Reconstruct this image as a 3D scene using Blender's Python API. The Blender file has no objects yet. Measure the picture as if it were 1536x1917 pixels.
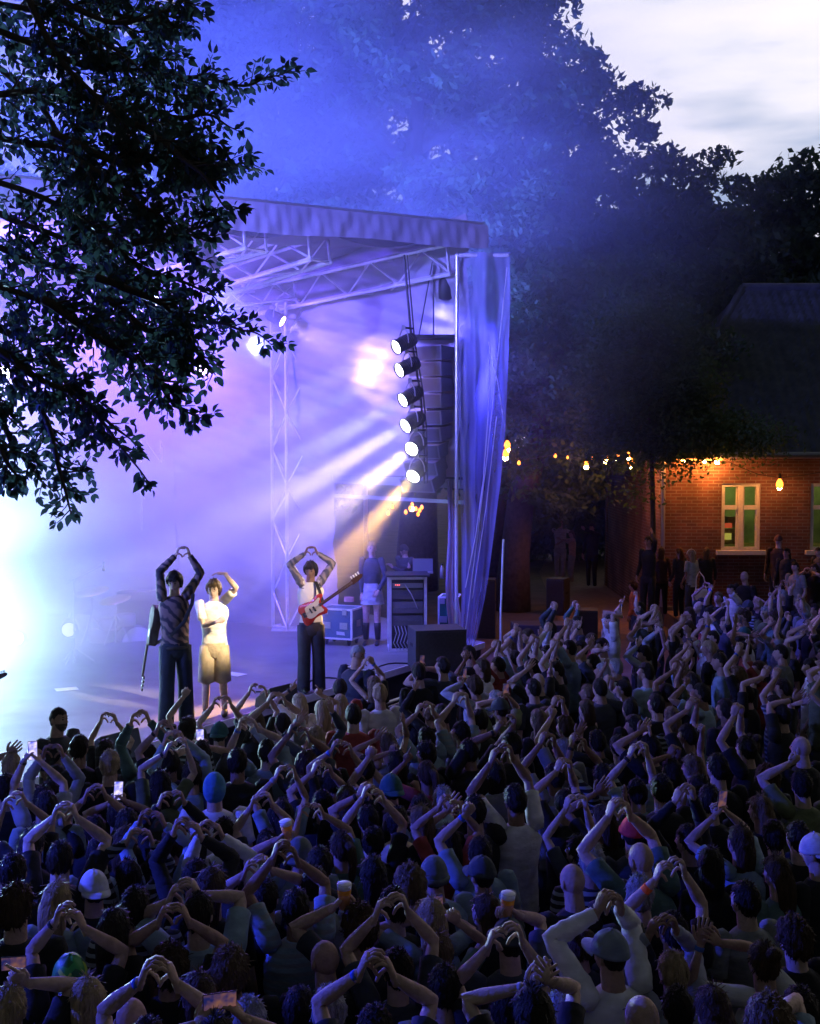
import bpy, bmesh, math, random
import numpy as np
from mathutils import Vector, Matrix
R=math.radians
SC=bpy.context.scene
COL=SC.collection
# ---------------------------------------------------------------- camera, sky, exposure
F=2300.0; CXP=768.0; CYP=958.5; YH=830.0; HC=4.3
PITCH=math.atan((CYP-YH)/F)
cam_d=bpy.data.cameras.new('camera'); cam=bpy.data.objects.new('camera',cam_d); COL.objects.link(cam)
cam.location=(0,0,HC); cam.rotation_euler=(R(90)-PITCH,0,0)
cam_d.sensor_fit='VERTICAL'; cam_d.sensor_height=24; cam_d.sensor_width=24
cam_d.lens=24*F/1917; cam_d.clip_start=0.05; cam_d.clip_end=3000
SC.camera=cam
SC.view_settings.view_transform='Standard'; SC.view_settings.look='None'
SC.view_settings.exposure=0; SC.view_settings.gamma=1; SC.view_settings.use_curve_mapping=False
SC.cycles.use_denoising=True
SC.cycles.max_bounces=6; SC.cycles.diffuse_bounces=2; SC.cycles.glossy_bounces=2
SC.cycles.transmission_bounces=3; SC.cycles.transparent_max_bounces=12; SC.cycles.volume_bounces=1
SC.cycles.volume_step_rate=1.0; SC.cycles.volume_max_steps=64
SC.cycles.sample_clamp_indirect=4; SC.cycles.sample_clamp_direct=0
def ray(px,py):
    a=PITCH; fx=(px-CXP)/F; fy=-(py-CYP)/F
    return Vector((fx, math.cos(a)+fy*math.sin(a), -math.sin(a)+fy*math.cos(a)))
def Pd(px,py,d):
    r=ray(px,py); return Vector((0,0,HC))+r*(d/r.y)
def Pz(px,py,z):
    r=ray(px,py); return Vector((0,0,HC))+r*((z-HC)/r.z)

W=bpy.data.worlds.new('World'); SC.world=W; W.use_nodes=True
nt=W.node_tree; N=nt.nodes; L=nt.links
bg=N['Background']; out=N['World Output']
sky=N.new('ShaderNodeTexSky'); sky.sky_type='NISHITA'; sky.sun_disc=False
sky.sun_elevation=R(1.5); sky.sun_rotation=R(38); sky.altitude=50; sky.dust_density=2.0
tc=N.new('ShaderNodeTexCoord')
# dusk afterglow: bright above the sunset direction, dim elsewhere; soft clouds
def wvec(op,a,b=None):
    n=N.new('ShaderNodeVectorMath'); n.operation=op; L.new(a,n.inputs[0])
    if b is not None:
        if hasattr(b,'links'): L.new(b,n.inputs[1])
        else: n.inputs[1].default_value=b
    return n
def wmath(op,a,b=None,c=None,clamp=False):
    n=N.new('ShaderNodeMath'); n.operation=op; n.use_clamp=clamp
    for i,v in enumerate((a,b,c)):
        if v is None: continue
        if hasattr(v,'links'): L.new(v,n.inputs[i])
        else: n.inputs[i].default_value=v
    return n.outputs[0]
gl=Vector((0.34,0.93,0.16)).normalized()
dt=wvec('DOT_PRODUCT',tc.outputs['Generated'],tuple(gl)).outputs['Value']
mr=N.new('ShaderNodeMapRange'); mr.interpolation_type='SMOOTHSTEP'
L.new(dt,mr.inputs[0]); mr.inputs[1].default_value=0.72; mr.inputs[2].default_value=0.97; mr.inputs[3].default_value=0.035; mr.inputs[4].default_value=1
mp=N.new('ShaderNodeMapping'); mp.inputs['Scale'].default_value=(1.5,1.5,6.0); L.new(tc.outputs['Generated'],mp.inputs[0])
no=N.new('ShaderNodeTexNoise'); no.inputs['Scale'].default_value=1.5; no.inputs['Detail'].default_value=5; no.inputs['Roughness'].default_value=0.5; L.new(mp.outputs[0],no.inputs[0])
cr=N.new('ShaderNodeValToRGB'); L.new(no.outputs[0],cr.inputs[0])
cr.color_ramp.elements[0].position=0.42; cr.color_ramp.elements[0].color=(0.95,0.87,0.84,1)
cr.color_ramp.elements[1].position=0.64; cr.color_ramp.elements[1].color=(0.29,0.37,0.56,1)
e=cr.color_ramp.elements.new(0.55); e.color=(0.74,0.72,0.82,1)
sv=N.new('ShaderNodeVectorMath'); sv.operation='SCALE'; L.new(cr.outputs[0],sv.inputs[0]); L.new(mr.outputs[0],sv.inputs['Scale'])
sv.name='cloud'
# background strength stays low; the cloud term is divided by it
STR=0.10
sc2=N.new('ShaderNodeVectorMath'); sc2.operation='SCALE'; L.new(sv.outputs[0],sc2.inputs[0]); sc2.inputs['Scale'].default_value=1.22/STR
sk2=N.new('ShaderNodeVectorMath'); sk2.operation='SCALE'; L.new(sky.outputs[0],sk2.inputs[0]); sk2.inputs['Scale'].default_value=0.12
ad=N.new('ShaderNodeVectorMath'); ad.operation='ADD'; L.new(sk2.outputs[0],ad.inputs[0]); L.new(sc2.outputs[0],ad.inputs[1])
am=N.new('ShaderNodeVectorMath'); am.operation='ADD'; L.new(ad.outputs[0],am.inputs[0]); am.inputs[1].default_value=(.07,.14,.21); L.new(am.outputs[0],bg.inputs[0]); bg.inputs[1].default_value=STR

# ---------------------------------------------------------------- helpers
def tag(o,label=None,cat=None,group=None,kind=None):
    if label: o['label']=label
    if cat: o['category']=cat
    if group: o['group']=group
    if kind: o['kind']=kind
    return o
def empty(name,loc,label=None,cat=None,group=None,rz=0):
    o=bpy.data.objects.new(name,None); COL.objects.link(o); o.location=loc; o.rotation_euler=(0,0,rz); o.empty_display_size=0.1
    return tag(o,label,cat,group)
class MB:
    """collects boxes, tubes, lofts into one mesh"""
    def __init__(s): s.v=[]; s.f=[]; s.n=0; s.mi=[]; s.m=0
    def add(s,V,Fc):
        V=np.asarray(V,float); o=s.n; s.v.append(V); s.n+=len(V)
        for f in Fc: s.f.append([i+o for i in f]); s.mi.append(s.m)
        return s
    def box(s,c,size,M=None):
        x,y,z=[k/2 for k in size]
        V=np.array([(a*x,b*y,g*z) for a in(-1,1) for b in(-1,1) for g in(-1,1)])
        if M is not None: V=V@np.array(M.to_3x3()).T
        V=V+np.array(c)
        return s.add(V,[(0,1,3,2),(4,6,7,5),(0,4,5,1),(2,3,7,6),(0,2,6,4),(1,5,7,3)])
    def prism(s,pts,z0,z1):
        n=len(pts); V=[(p[0],p[1],z0) for p in pts]+[(p[0],p[1],z1) for p in pts]
        Fc=[list(range(n))[::-1],list(range(n,2*n))]+[(i,(i+1)%n,(i+1)%n+n,i+n) for i in range(n)]
        return s.add(V,Fc)
    def tube(s,P,rad,seg=8,flat=None,up=None,cap=True):
        """P: list of points; rad: radius or list; flat: list of ratios across 2nd axis"""
        P=np.array([tuple(p) for p in P],float); n=len(P)
        rad=np.ones(n)*rad if np.isscalar(rad) else np.array(rad,float)
        fl=np.ones(n) if flat is None else (np.ones(n)*flat if np.isscalar(flat) else np.array(flat,float))
        T=np.gradient(P,axis=0); T/=np.linalg.norm(T,axis=1)[:,None]+1e-9
        u=np.array(up if up is not None else (0,0,1.0),float)
        if abs(np.dot(u,T[0]))>0.95 and up is None: u=np.array((1.0,0,0))
        V=[]; a=np.arange(seg)*2*math.pi/seg
        for i in range(n):
            u=u-T[i]*np.dot(u,T[i]); u/=np.linalg.norm(u)+1e-9; w=np.cross(T[i],u)
            V.append(P[i]+rad[i]*(np.outer(np.cos(a),w)+fl[i]*np.outer(np.sin(a),u)))
        V=np.concatenate(V); Fc=[]
        for i in range(n-1):
            for j in range(seg):
                k=(j+1)%seg; Fc.append((i*seg+j,i*seg+k,(i+1)*seg+k,(i+1)*seg+j))
        if cap:
            V=np.vstack([V,P[0]-T[0]*rad[0]*.5,P[-1]+T[-1]*rad[-1]*.5]); b=n*seg
            for j in range(seg):
                k=(j+1)%seg; Fc.append((b,k,j)); Fc.append((b+1,(n-1)*seg+j,(n-1)*seg+k))
        return s.add(V,Fc)
    def lathe(s,prof,c,seg=16,M=None):
        """prof (r,z) list, around local z"""
        V=[];a=np.arange(seg)*2*math.pi/seg
        for r,z in prof: V+= [(r*math.cos(t),r*math.sin(t),z) for t in a]
        V=np.array(V)
        if M is not None: V=V@np.array(M.to_3x3()).T
        V=V+np.array(c); Fc=[]
        for i in range(len(prof)-1):
            for j in range(seg):
                k=(j+1)%seg; Fc.append((i*seg+j,i*seg+k,(i+1)*seg+k,(i+1)*seg+j))
        Fc.append(list(range(seg))[::-1]); Fc.append([(len(prof)-1)*seg+j for j in range(seg)])
        return s.add(V,Fc)
    def build(s,name,mats,parent=None,smooth=False,loc=None):
        me=bpy.data.meshes.new(name)
        V=np.concatenate(s.v) if s.v else np.zeros((0,3))
        if loc is not None: V=V-np.array(loc)
        me.from_pydata(V.tolist(),[],s.f); me.update()
        if not isinstance(mats,(list,tuple)): mats=[mats]
        for m in mats: me.materials.append(m)
        if any(s.mi): me.polygons.foreach_set('material_index',s.mi)
        if smooth: me.shade_smooth()
        o=bpy.data.objects.new(name,me); COL.objects.link(o)
        if parent is not None: o.parent=parent
        if loc is not None and parent is None: o.location=loc
        return o
def fast_mesh(name,V,quads,mats,smooth=False):
    me=bpy.data.meshes.new(name); n=len(quads); k=quads.shape[1]
    me.vertices.add(len(V)); me.vertices.foreach_set('co',np.asarray(V,np.float32).ravel())
    me.loops.add(n*k); me.loops.foreach_set('vertex_index',quads.astype(np.int32).ravel())
    me.polygons.add(n); me.polygons.foreach_set('loop_start',(np.arange(n)*k).astype(np.int32))
    me.update(calc_edges=True)
    for m in (mats if isinstance(mats,(list,tuple)) else [mats]): me.materials.append(m)
    if smooth: me.shade_smooth()
    return me
def link(name,me,parent=None,loc=None):
    o=bpy.data.objects.new(name,me); COL.objects.link(o)
    if parent is not None: o.parent=parent
    if loc is not None: o.location=loc
    return o
_mats={}
def mat(name,col,rough=0.6,metal=0.0,noise=0.0,nscale=20,bump=0.0,bscale=60,spec=0.4,objcol=False,stretch=(1,1,1),trans=0.0,coords='Object'):
    if name in _mats: return _mats[name]
    m=bpy.data.materials.new(name); m.use_nodes=True; t=m.node_tree; b=t.nodes['Principled BSDF']
    b.inputs['Roughness'].default_value=rough; b.inputs['Metallic'].default_value=metal
    b.inputs['Specular IOR Level'].default_value=spec
    b.inputs['Base Color'].default_value=(*col,1)
    tcn=t.nodes.new('ShaderNodeTexCoord'); mpn=t.nodes.new('ShaderNodeMapping'); mpn.inputs['Scale'].default_value=stretch
    t.links.new(tcn.outputs[coords],mpn.inputs[0])
    src=None
    if objcol:
        oi=t.nodes.new('ShaderNodeObjectInfo'); src=oi.outputs['Color']
    if noise>0:
        n=t.nodes.new('ShaderNodeTexNoise'); n.inputs['Scale'].default_value=nscale; n.inputs['Detail'].default_value=4
        t.links.new(mpn.outputs[0],n.inputs[0])
        mm=t.nodes.new('ShaderNodeMapRange'); mm.inputs[1].default_value=.25; mm.inputs[2].default_value=.75
        mm.inputs[3].default_value=1-noise; mm.inputs[4].default_value=1+noise
        t.links.new(n.outputs[0],mm.inputs[0])
        vs=t.nodes.new('ShaderNodeVectorMath'); vs.operation='SCALE'; t.links.new(mm.outputs[0],vs.inputs['Scale'])
        if src is not None: t.links.new(src,vs.inputs[0])
        else: vs.inputs[0].default_value=col
        src=vs.outputs[0]
    if src is not None: t.links.new(src,b.inputs['Base Color'])
    if bump>0:
        n2=t.nodes.new('ShaderNodeTexNoise'); n2.inputs['Scale'].default_value=bscale; n2.inputs['Detail'].default_value=3
        t.links.new(mpn.outputs[0],n2.inputs[0])
        bp=t.nodes.new('ShaderNodeBump'); bp.inputs['Strength'].default_value=bump; bp.inputs['Distance'].default_value=0.02
        t.links.new(n2.outputs[0],bp.inputs['Height']); t.links.new(bp.outputs[0],b.inputs['Normal'])
    if trans>0:
        tr=t.nodes.new('ShaderNodeBsdfTranslucent'); tr.inputs[0].default_value=(*col,1)
        if src is not None: t.links.new(src,tr.inputs[0])
        mx=t.nodes.new('ShaderNodeMixShader'); mx.inputs[0].default_value=trans
        t.links.new(b.outputs[0],mx.inputs[1]); t.links.new(tr.outputs[0],mx.inputs[2])
        t.links.new(mx.outputs[0],t.nodes['Material Output'].inputs[0])
    _mats[name]=m; return m
def emis(name,col,st):
    if name in _mats: return _mats[name]
    m=bpy.data.materials.new(name); m.use_nodes=True; t=m.node_tree; b=t.nodes['Principled BSDF']
    b.inputs['Base Color'].default_value=(*col,1); b.inputs['Emission Color'].default_value=(*col,1); b.inputs['Emission Strength'].default_value=st
    _mats[name]=m; return m
def sheer(name,col,alpha,glow=0.5,nscale=3,stretch=(1,1,1)):
    m=bpy.data.materials.new(name); m.use_nodes=True; t=m.node_tree; b=t.nodes['Principled BSDF']
    b.inputs['Base Color'].default_value=(*col,1); b.inputs['Roughness'].default_value=.35
    tr=t.nodes.new('ShaderNodeBsdfTranslucent'); tr.inputs[0].default_value=(*col,1)
    mx=t.nodes.new('ShaderNodeMixShader'); mx.inputs[0].default_value=glow
    tp=t.nodes.new('ShaderNodeBsdfTransparent'); m2=t.nodes.new('ShaderNodeMixShader')
    t.links.new(b.outputs[0],mx.inputs[1]); t.links.new(tr.outputs[0],mx.inputs[2])
    t.links.new(tp.outputs[0],m2.inputs[1]); t.links.new(mx.outputs[0],m2.inputs[2])
    tcn=t.nodes.new('ShaderNodeTexCoord'); mpn=t.nodes.new('ShaderNodeMapping'); mpn.inputs['Scale'].default_value=stretch
    t.links.new(tcn.outputs['Object'],mpn.inputs[0])
    n=t.nodes.new('ShaderNodeTexNoise'); n.inputs['Scale'].default_value=nscale; t.links.new(mpn.outputs[0],n.inputs[0])
    mm=t.nodes.new('ShaderNodeMapRange'); mm.inputs[1].default_value=.3; mm.inputs[2].default_value=.7; mm.inputs[3].default_value=alpha*.45; mm.inputs[4].default_value=min(1,alpha*1.5)
    t.links.new(n.outputs[0],mm.inputs[0]); t.links.new(mm.outputs[0],m2.inputs[0])
    t.links.new(m2.outputs[0],t.nodes['Material Output'].inputs[0]); return m
def lamp(name,kind,loc,target,col,power,size=0.1,angle=30,blend=0.5,parent=None):
    l=bpy.data.lights.new(name,kind); l.color=col; l.energy=power
    if kind=='SPOT': l.spot_size=R(angle); l.spot_blend=blend; l.shadow_soft_size=size
    elif kind=='AREA': l.size=size; l.shape='DISK'; l.spread=R(angle)
    else: l.shadow_soft_size=size
    o=bpy.data.objects.new(name,l); COL.objects.link(o); o.location=loc
    if target is not None:
        o.rotation_euler=(Vector(target)-Vector(loc)).to_track_quat('-Z','Y').to_euler()
    o.visible_camera=True
    return o
# ---------------------------------------------------------------- sun (already set: only a trace of warm low light)
sun_l=bpy.data.lights.new('sun','SUN'); sun_l.energy=0.02; sun_l.angle=R(10); sun_l.color=(1,.8,.65)
sun=bpy.data.objects.new('sun',sun_l); COL.objects.link(sun)
sun.rotation_euler=Vector((-math.sin(R(38)),-math.cos(R(38)),-math.tan(R(4)))).to_track_quat('-Z','Y').to_euler()
# ---------------------------------------------------------------- key points of the stage
Cc=Vector((0.95,20.35,0)); Ec=Vector((-4.6,24.05,0))      # oblique side wall
DZ=0.9
M_black=mat('black_paint',(.02,.02,.022),.5,noise=.3,nscale=8)
M_rubber=mat('rubber',(.015,.015,.016),.7)
M_alu=mat('aluminium',(.80,.80,.82),.4,metal=.35,noise=.12,nscale=12)
M_steel=mat('steel',(.5,.5,.52),.4,metal=.8)
M_tarp=mat('grey_tarp',(.50,.50,.62),.6,noise=.15,nscale=3,bump=.7,bscale=5,trans=.5)
M_tarp2=mat('lining',(.36,.35,.38),.5,noise=.15,nscale=2,bump=1.0,bscale=2.5,stretch=(1,1,2.5),trans=.15)
M_deck=mat('deck_vinyl',(.16,.16,.17),.55,noise=.25,nscale=2,bump=.15,bscale=40)
M_ground=mat('trodden_ground',(.085,.062,.045),.95,noise=.5,nscale=1.3,bump=.8,bscale=14)
M_drape=mat('black_drape',(.012,.012,.016),.9,noise=.3,nscale=5)
# ground
g=MB(); g.add([(-600,-200,0),(600,-200,0),(600,1200,0),(-600,1200,0)],[(0,1,2,3)]); tag(g.build('ground',M_ground),kind='structure')
# stage deck
fu=Vector((3.95,6.6,0)).normalized(); fn=Vector((fu.y,-fu.x,0))
F0=Vector((0.95,20.4,0))-fu*14.5; F1=Vector((0.95,20.4,0))+fu*0.6
stage=empty('stage',(-4,18,0),'raised concert stage with grey deck and tarpaulin roof, filled with bright smoke','stage')
def sub(m,name,mt,parent=None,smooth=False):
    """child of the stage with vertices given in world space"""
    o=m.build(name,mt,parent if parent is not None else stage,smooth=smooth)
    p=o.parent; inv=Matrix.Translation(-Vector(p.location)) if p.parent is None else Matrix.Identity(4)
    if p.rotation_euler.z: inv=Matrix.Rotation(-p.rotation_euler.z,4,'Z')@inv
    o.data.transform(inv); return o
m=MB(); m.prism([F0,F1,(-1.5,25.5),(-4.6,27.5),(-16,27.5),(-16,6)],DZ-.12,DZ); sub(m,'deck',M_deck)
m=MB(); a=F0-fn*.05; b=F1-fn*.05
m.prism([a,b,b-fn*.06,a-fn*.06],0,DZ-.12); sub(m,'fascia',M_drape)
m=MB(); m.prism([F0+fn*.0,F1+fn*.0,F1+fn*.03,F0+fn*.03],DZ-.1,DZ-.004); sub(m,'edge_strip',M_alu)
# roof front edge line
Rr=Vector((1.28,20.3,0)); ud=Vector((-.904,-.428,0)); vd=Vector((-.428,.904,0))
def rf(t,z,dv=0): p=Rr+ud*t+vd*dv; return (p.x,p.y,z)
rng=np.random.RandomState(5)
# valance : wrinkled band
def sheet(fn_,nu,nv,name,mt,parent=None,thick=None):
    V=[fn_(i/nu,j/nv) for i in range(nu+1) for j in range(nv+1)]
    Fc=[(i*(nv+1)+j,(i+1)*(nv+1)+j,(i+1)*(nv+1)+j+1,i*(nv+1)+j+1) for i in range(nu) for j in range(nv)]
    m=MB(); m.add(V,Fc); return sub(m,name,mt,parent,True)
def val(u,v):
    t=u*16; z0=7.48-0.02*math.sin(t*2.2)-.03*t*.1; z1=7.86+.012*t
    w=.010*math.sin(t*7+v*3)+.014*math.sin(t*19+v*4+math.sin(t*3))*(1-v*.6)+.006*math.sin(t*37-v*3)
    p=Rr+ud*t+Vector((ud.y,-ud.x,0))*(-w)*(1.0 if v<.95 else 0)
    return (p.x,p.y,z0+(z1-z0)*v)
sheet(val,420,8,'valance',M_tarp)
# roof skin above, slightly domed, and underside lining
def roof(u,v):
    t=u*16; d=v*9
    p=Rr+ud*t+vd*d; return (p.x,p.y,7.9+.012*t+.5*math.sin(v*math.pi)*.35-1.1*v*v)
sheet(roof,120,40,'roof_skin',M_tarp)
wd=(Ec-Cc).normalized(); wn=Vector((-wd.y,wd.x,0))
def lining(u,v):
    # from below the valance back to the wall line
    t=u*16; p0=Rr+ud*(t+.25)+vd*.35
    q=Cc+wd*0+(Ec-Cc)*(u*1.0/.45 if u<.45 else 1.0)
    if u>=.45: q=Ec+Vector((-9.0,1.0,0))*((u-.45)/.55)
    zq=7.95-(.75*min(1,u/.45)); p=p0.lerp(q,v)
    return (p.x,p.y,7.5+(zq-7.5)*v**.6+.07*math.sin(t*3+v*9)-.12*math.sin(v*math.pi*4)**2*.5)
sheet(lining,120,50,'roof_lining',M_tarp2)
# side wall (oblique) with loading opening; back wall
Lw=(Ec-Cc).length; wd=(Ec-Cc).normalized(); wn=Vector((-wd.y,wd.x,0))
def wall_pt(s,z,off=0): p=Cc+wd*s+wn*off; return (p.x,p.y,z)
OP0,OP1,OPZ=0.12,2.75,3.62
def fold(s,z): return .05*math.sin(s*3+z*1.7)+.04*math.sin(s*2.1-z*4.3)+.03*math.sin(z*9+s*3.1+math.sin(s*4))*math.sin(s*1.7+.5)+.012*math.sin(z*23-s*7)
def wallA(u,v):
    s=u*Lw; zt=8.05-.75*u; z=OPZ+.12+(zt-OPZ-.12)*v; return wall_pt(s,z,fold(s,z))
sheet(wallA,150,120,'side_wall',M_tarp2)
def wallB(u,v):
    s=OP1+u*(Lw-OP1); z=DZ+(OPZ+.12-DZ)*v; return wall_pt(s,z,fold(s,z))
sheet(wallB,60,30,'side_curtain',M_tarp2)
def wallC(u,v):
    p=Ec+Vector((-9.5,1.2,0))*u; z=DZ+(6.75-DZ)*v; return (p.x,p.y+fold(u*9,z)*1.5,z)
sheet(wallC,120,40,'back_wall',M_tarp2)
# header beam and post of the opening
def bar(m,a,b,w,h): # box bar between two points
    a=Vector(a); b=Vector(b); d=b-a; q=d.to_track_quat('X','Z').to_matrix().to_4x4()
    return m.box((a+b)/2,(d.length,w,h),q)
m=MB(); bar(m,wall_pt(.0,OPZ),wall_pt(OP1,OPZ+.05),.10,.14); bar(m,wall_pt(.0,OPZ-.3),wall_pt(OP1,OPZ-.25),.06,.06)
sub(m,'header_beam',mat('dark_alu',(.35,.36,.38),.4,metal=.6))
# ---- box truss builder
def truss(m,a,b,w=.3,r=.024,step=.5,upv=(0,0,1),roll=0):
    a=Vector(a); b=Vector(b); d=(b-a); Ln=d.length; d.normalize(); u=Vector(upv); u=(u-d*u.dot(d)).normalized(); s=d.cross(u)
    if roll: q=Matrix.Rotation(roll,3,d); u=q@u; s=q@s
    cs=[(u*i+s*j)*(w/2) for i,j in((1,1),(1,-1),(-1,-1),(-1,1))]
    for c in cs: m.tube([a+c,b+c],r,6)
    n=max(2,int(Ln/step))
    for k in range(n):
        for q in range(4):
            c0,c1=cs[q],cs[(q+1)%4]
            if (k+q)%2: c0,c1=c1,c0
            m.tube([a+d*(Ln*k/n)+c0,a+d*(Ln*(k+1)/n)+c1],r*.45,4,cap=False)
    for q in range(4):
        for e_ in (a+d*.03,b-d*.03,): m.tube([e_+cs[q],e_+cs[(q+1)%4]],r*.6,4,cap=False)
TB=Pd(540,565,22.4)
# tower
m=MB(); tw=Vector((TB.x,22.4,0)); truss(m,(tw.x,tw.y,DZ+.03),(tw.x,tw.y,TB.z-.05),.44,.033,.62,upv=(1,.25,0),roll=R(28))
for z in (.35,.5,3.1,3.25,): pass
m.box((tw.x,tw.y,DZ+.02),(.62,.62,.04)); 
for k in range(3):
    zz=TB.z-.12-.22*k
    for q in range(4):
        a1=R(28+14+45+90*q); a2=a1+R(90); rr=.297
        m.tube([(tw.x+rr*math.cos(a1),tw.y+rr*math.sin(a1),zz),(tw.x+rr*math.cos(a2),tw.y+rr*math.sin(a2),zz)],.013,4,cap=False)
sub(m,'support_tower',M_alu)
# side truss T1, roof trusses T2,T3 and a cross one
A1=Pd(856,488,20.5); B1=Pd(540,556,22.4); d1=(B1-A1).normalized(); 
m=MB(); truss(m,A1,B1+d1*3.2,.48,.042,.5); sub(m,'side_truss',M_alu)
m=MB(); truss(m,Pd(600,462,19.6),Pd(300,556,22.2),.44,.040,.62); sub(m,'roof_truss',M_alu)
m=MB(); truss(m,Pd(480,440,18.9),Pd(190,520,21.4),.44,.040,.62); sub(m,'roof_truss',M_alu)
m=MB(); truss(m,Pd(560,540,22.2),Pd(130,590,23.0),.4,.026,.6); sub(m,'cross_truss',M_alu)
m=MB(); truss(m,Pd(285,640,24.4),(Pd(285,640,24.4).x,24.4,DZ),.4,.026,.6,upv=(1,0,0)); sub(m,'support_tower',M_alu)
# corner post of the wing
m=MB(); c0=Pd(856,478,20.3); m.tube([(c0.x,20.3,0),(c0.x,20.3,c0.z)],.03,8); 
c9=Pd(952,478,20.1); m.tube([(c0.x,20.3,c0.z),(c9.x,20.1,c9.z)],.03,8)
sub(m,'corner_post',M_alu)
# translucent weather sheet hanging outside the corner
M_sheer=sheer('clear_sheet',(.45,.50,.88),.50,.45,1.6,(1.5,1.5,.35))
edge_out=[(470,955),(560,956),(700,951),(800,947),(900,938),(1000,925),(1100,912),(1180,896),(1225,884)]
edge_in =[(470,856),(560,857),(700,858),(800,860),(900,862),(1000,864),(1100,864),(1180,862),(1225,856)]
def interp(tbl,y): 
    ys=[a for a,_ in tbl]; return float(np.interp(y,ys,[b for _,b in tbl]))
def sc_(u,v):
    y=472+v*750; xi,xo=interp(edge_in,y),interp(edge_out,y); x=xi+(xo-xi)*u
    d=20.22-.35*u*0+.10*math.sin(u*9+v*3)+.06*math.sin(u*21-v*6)*(0.4+v)+.03*math.sin(v*30+u*5)
    return tuple(Pd(x,y,d-.12*u))
sheet(sc_,50,90,'weather_sheet',M_sheer)
m=MB()
for (x0,y0,x1,y1) in ((950,500,868,1215),(915,640,945,800),(930,780,885,1120),(918,650,905,900),(905,900,872,1100)):
    m.tube([Pd(x0,y0,20.05),Pd((x0+x1)/2+3,(y0+y1)/2,20.0),Pd(x1,y1,20.05)],.009,5)
sub(m,'sheet_rope',mat('pale_rope',(.7,.7,.75),.5))
def sc2_(u,v): # gathered drape by the opening
    y=900+v*320; x=838+ (8+22*v)*u+6*v*math.sin(v*8); return tuple(Pd(x,y,20.45+.05*math.sin(u*14+v*4)))
sheet(sc2_,24,40,'gathered_drape',M_tarp)
m=MB(); a=Pd(943,1010,19.6); b=Pd(938,1145,19.6); m.tube([a,b,(b.x,b.y,0)],.02,6); 
tag(m.build('guy_pole',M_alu),'thin upright metal pole just outside the clear sheet','pole')
# ---------------------------------------------------------------- lamps of the stage
M_lens_w=emis('lens_white',(1,.93,.82),60); M_lens_d=emis('lens_dim',(1,.95,.9),.9); M_lens_b=emis('lens_blue',(.5,.6,1),30); M_lens_p=emis('lens_pink',(1,.55,.95),40)
def fixture(loc,target,label,group,lens,col,power,angle=16,blend=.35,s=1.0,name='stage_lamp',soft=.09,kindlamp='SPOT'):
    """a par can: housing, lens, yoke + the lamp's own light"""
    loc=Vector(loc); root=empty(name,loc,label,'stage lamp',group)
    d=(Vector(target)-loc).normalized(); q=d.to_track_quat('Z','Y').to_matrix().to_4x4()
    m=MB(); m.lathe([(.055*s,-.2*s),(.085*s,-.19*s),(.1*s,-.14*s),(.1*s,.1*s),(.112*s,.115*s),(.112*s,.15*s),(.098*s,.15*s),(.098*s,.11*s)],(0,0,0),18,q)
    for k in range(6): m.lathe([(.104*s,-.13*s+k*.03*s),(.108*s,-.125*s+k*.03*s),(.104*s,-.12*s+k*.03*s)],(0,0,0),18,q)
    m.build('housing',M_black,root,True)
    m=MB(); m.lathe([(.0001,.117*s),(.096*s,.116*s),(.096*s,.124*s),(.06*s,.135*s),(.0001,.14*s)],(0,0,0),18,q); m.build('lens',lens,root,True)
    m=MB(); side=d.cross(Vector((0,0,1))).normalized(); up=side.cross(d)
    pts=[side*.125*s*math.cos(t)+ (Vector((0,0,1))*.2*s*math.sin(t)) for t in np.linspace(0,math.pi,9)]
    m.tube(pts,.009*s,5); m.box(Vector((0,0,.22*s)),(.05*s,.05*s,.07*s)); m.build('yoke',M_steel,root)
    if power:
        l=lamp('beam',kindlamp,d*.17*s,None,col,power,soft,angle,blend); l.parent=root; l.rotation_euler=d.to_track_quat('-Z','Y').to_euler()
    return root
X2_,Y2_=Pz(403,1338,DZ).x,Pz(403,1338,DZ).y
# six white lamps on the hanging ladder at the right of the stage, beams raking down left
LP=[(756,643),(762,687),(768,742),(772,790),(779,834),(781,883)]
LT=[(18.6,520,760),(18.4,480,820),(18.0,430,930),(17.5,400,1010),(15.45,408,1130),(17.0,575,1130)]
cols=[(.75,.72,1),(.75,.75,1),(.75,.75,1),(1,.80,.86),(1,.72,.50),(1,.52,.12)]
pw=[3500,3500,4000,8000,9000,15000]
nm=['topmost','second from the top','third from the top','fourth from the top','fifth from the top','lowest']
for i,((x,y),(dd,tx,ty)) in enumerate(zip(LP,LT)):
    p=Pd(x,y,19.9); t=Pd(tx,ty,dd)
    fixture(p,t,'white stage lamp on the hanging ladder, %s of the six'%nm[i],'white lamps on the hanging ladder',M_lens_w,cols[i],pw[i],angle=15,blend=1,s=1.15)
m=MB(); pts=[Pd(757,478,19.95),Pd(764,560,19.97),Pd(771,640,20.03),Pd(786,730,20.05),Pd(793,800,20.06),Pd(795,905,20.06)]
m.tube(pts,.022,6); pts2=[p+Vector((.05,.02,0)) for p in pts]; m.tube(pts2,.012,5)
for (x,y) in LP: a=Pd(x,y,19.9); m.tube([a+Vector((0,0,.25)),a+Vector((.16,.12,.25))],.016,5)
tag(m.build('lamp_ladder',M_black),'black hanging pole that carries six white lamps','lamp ladder')
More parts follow.
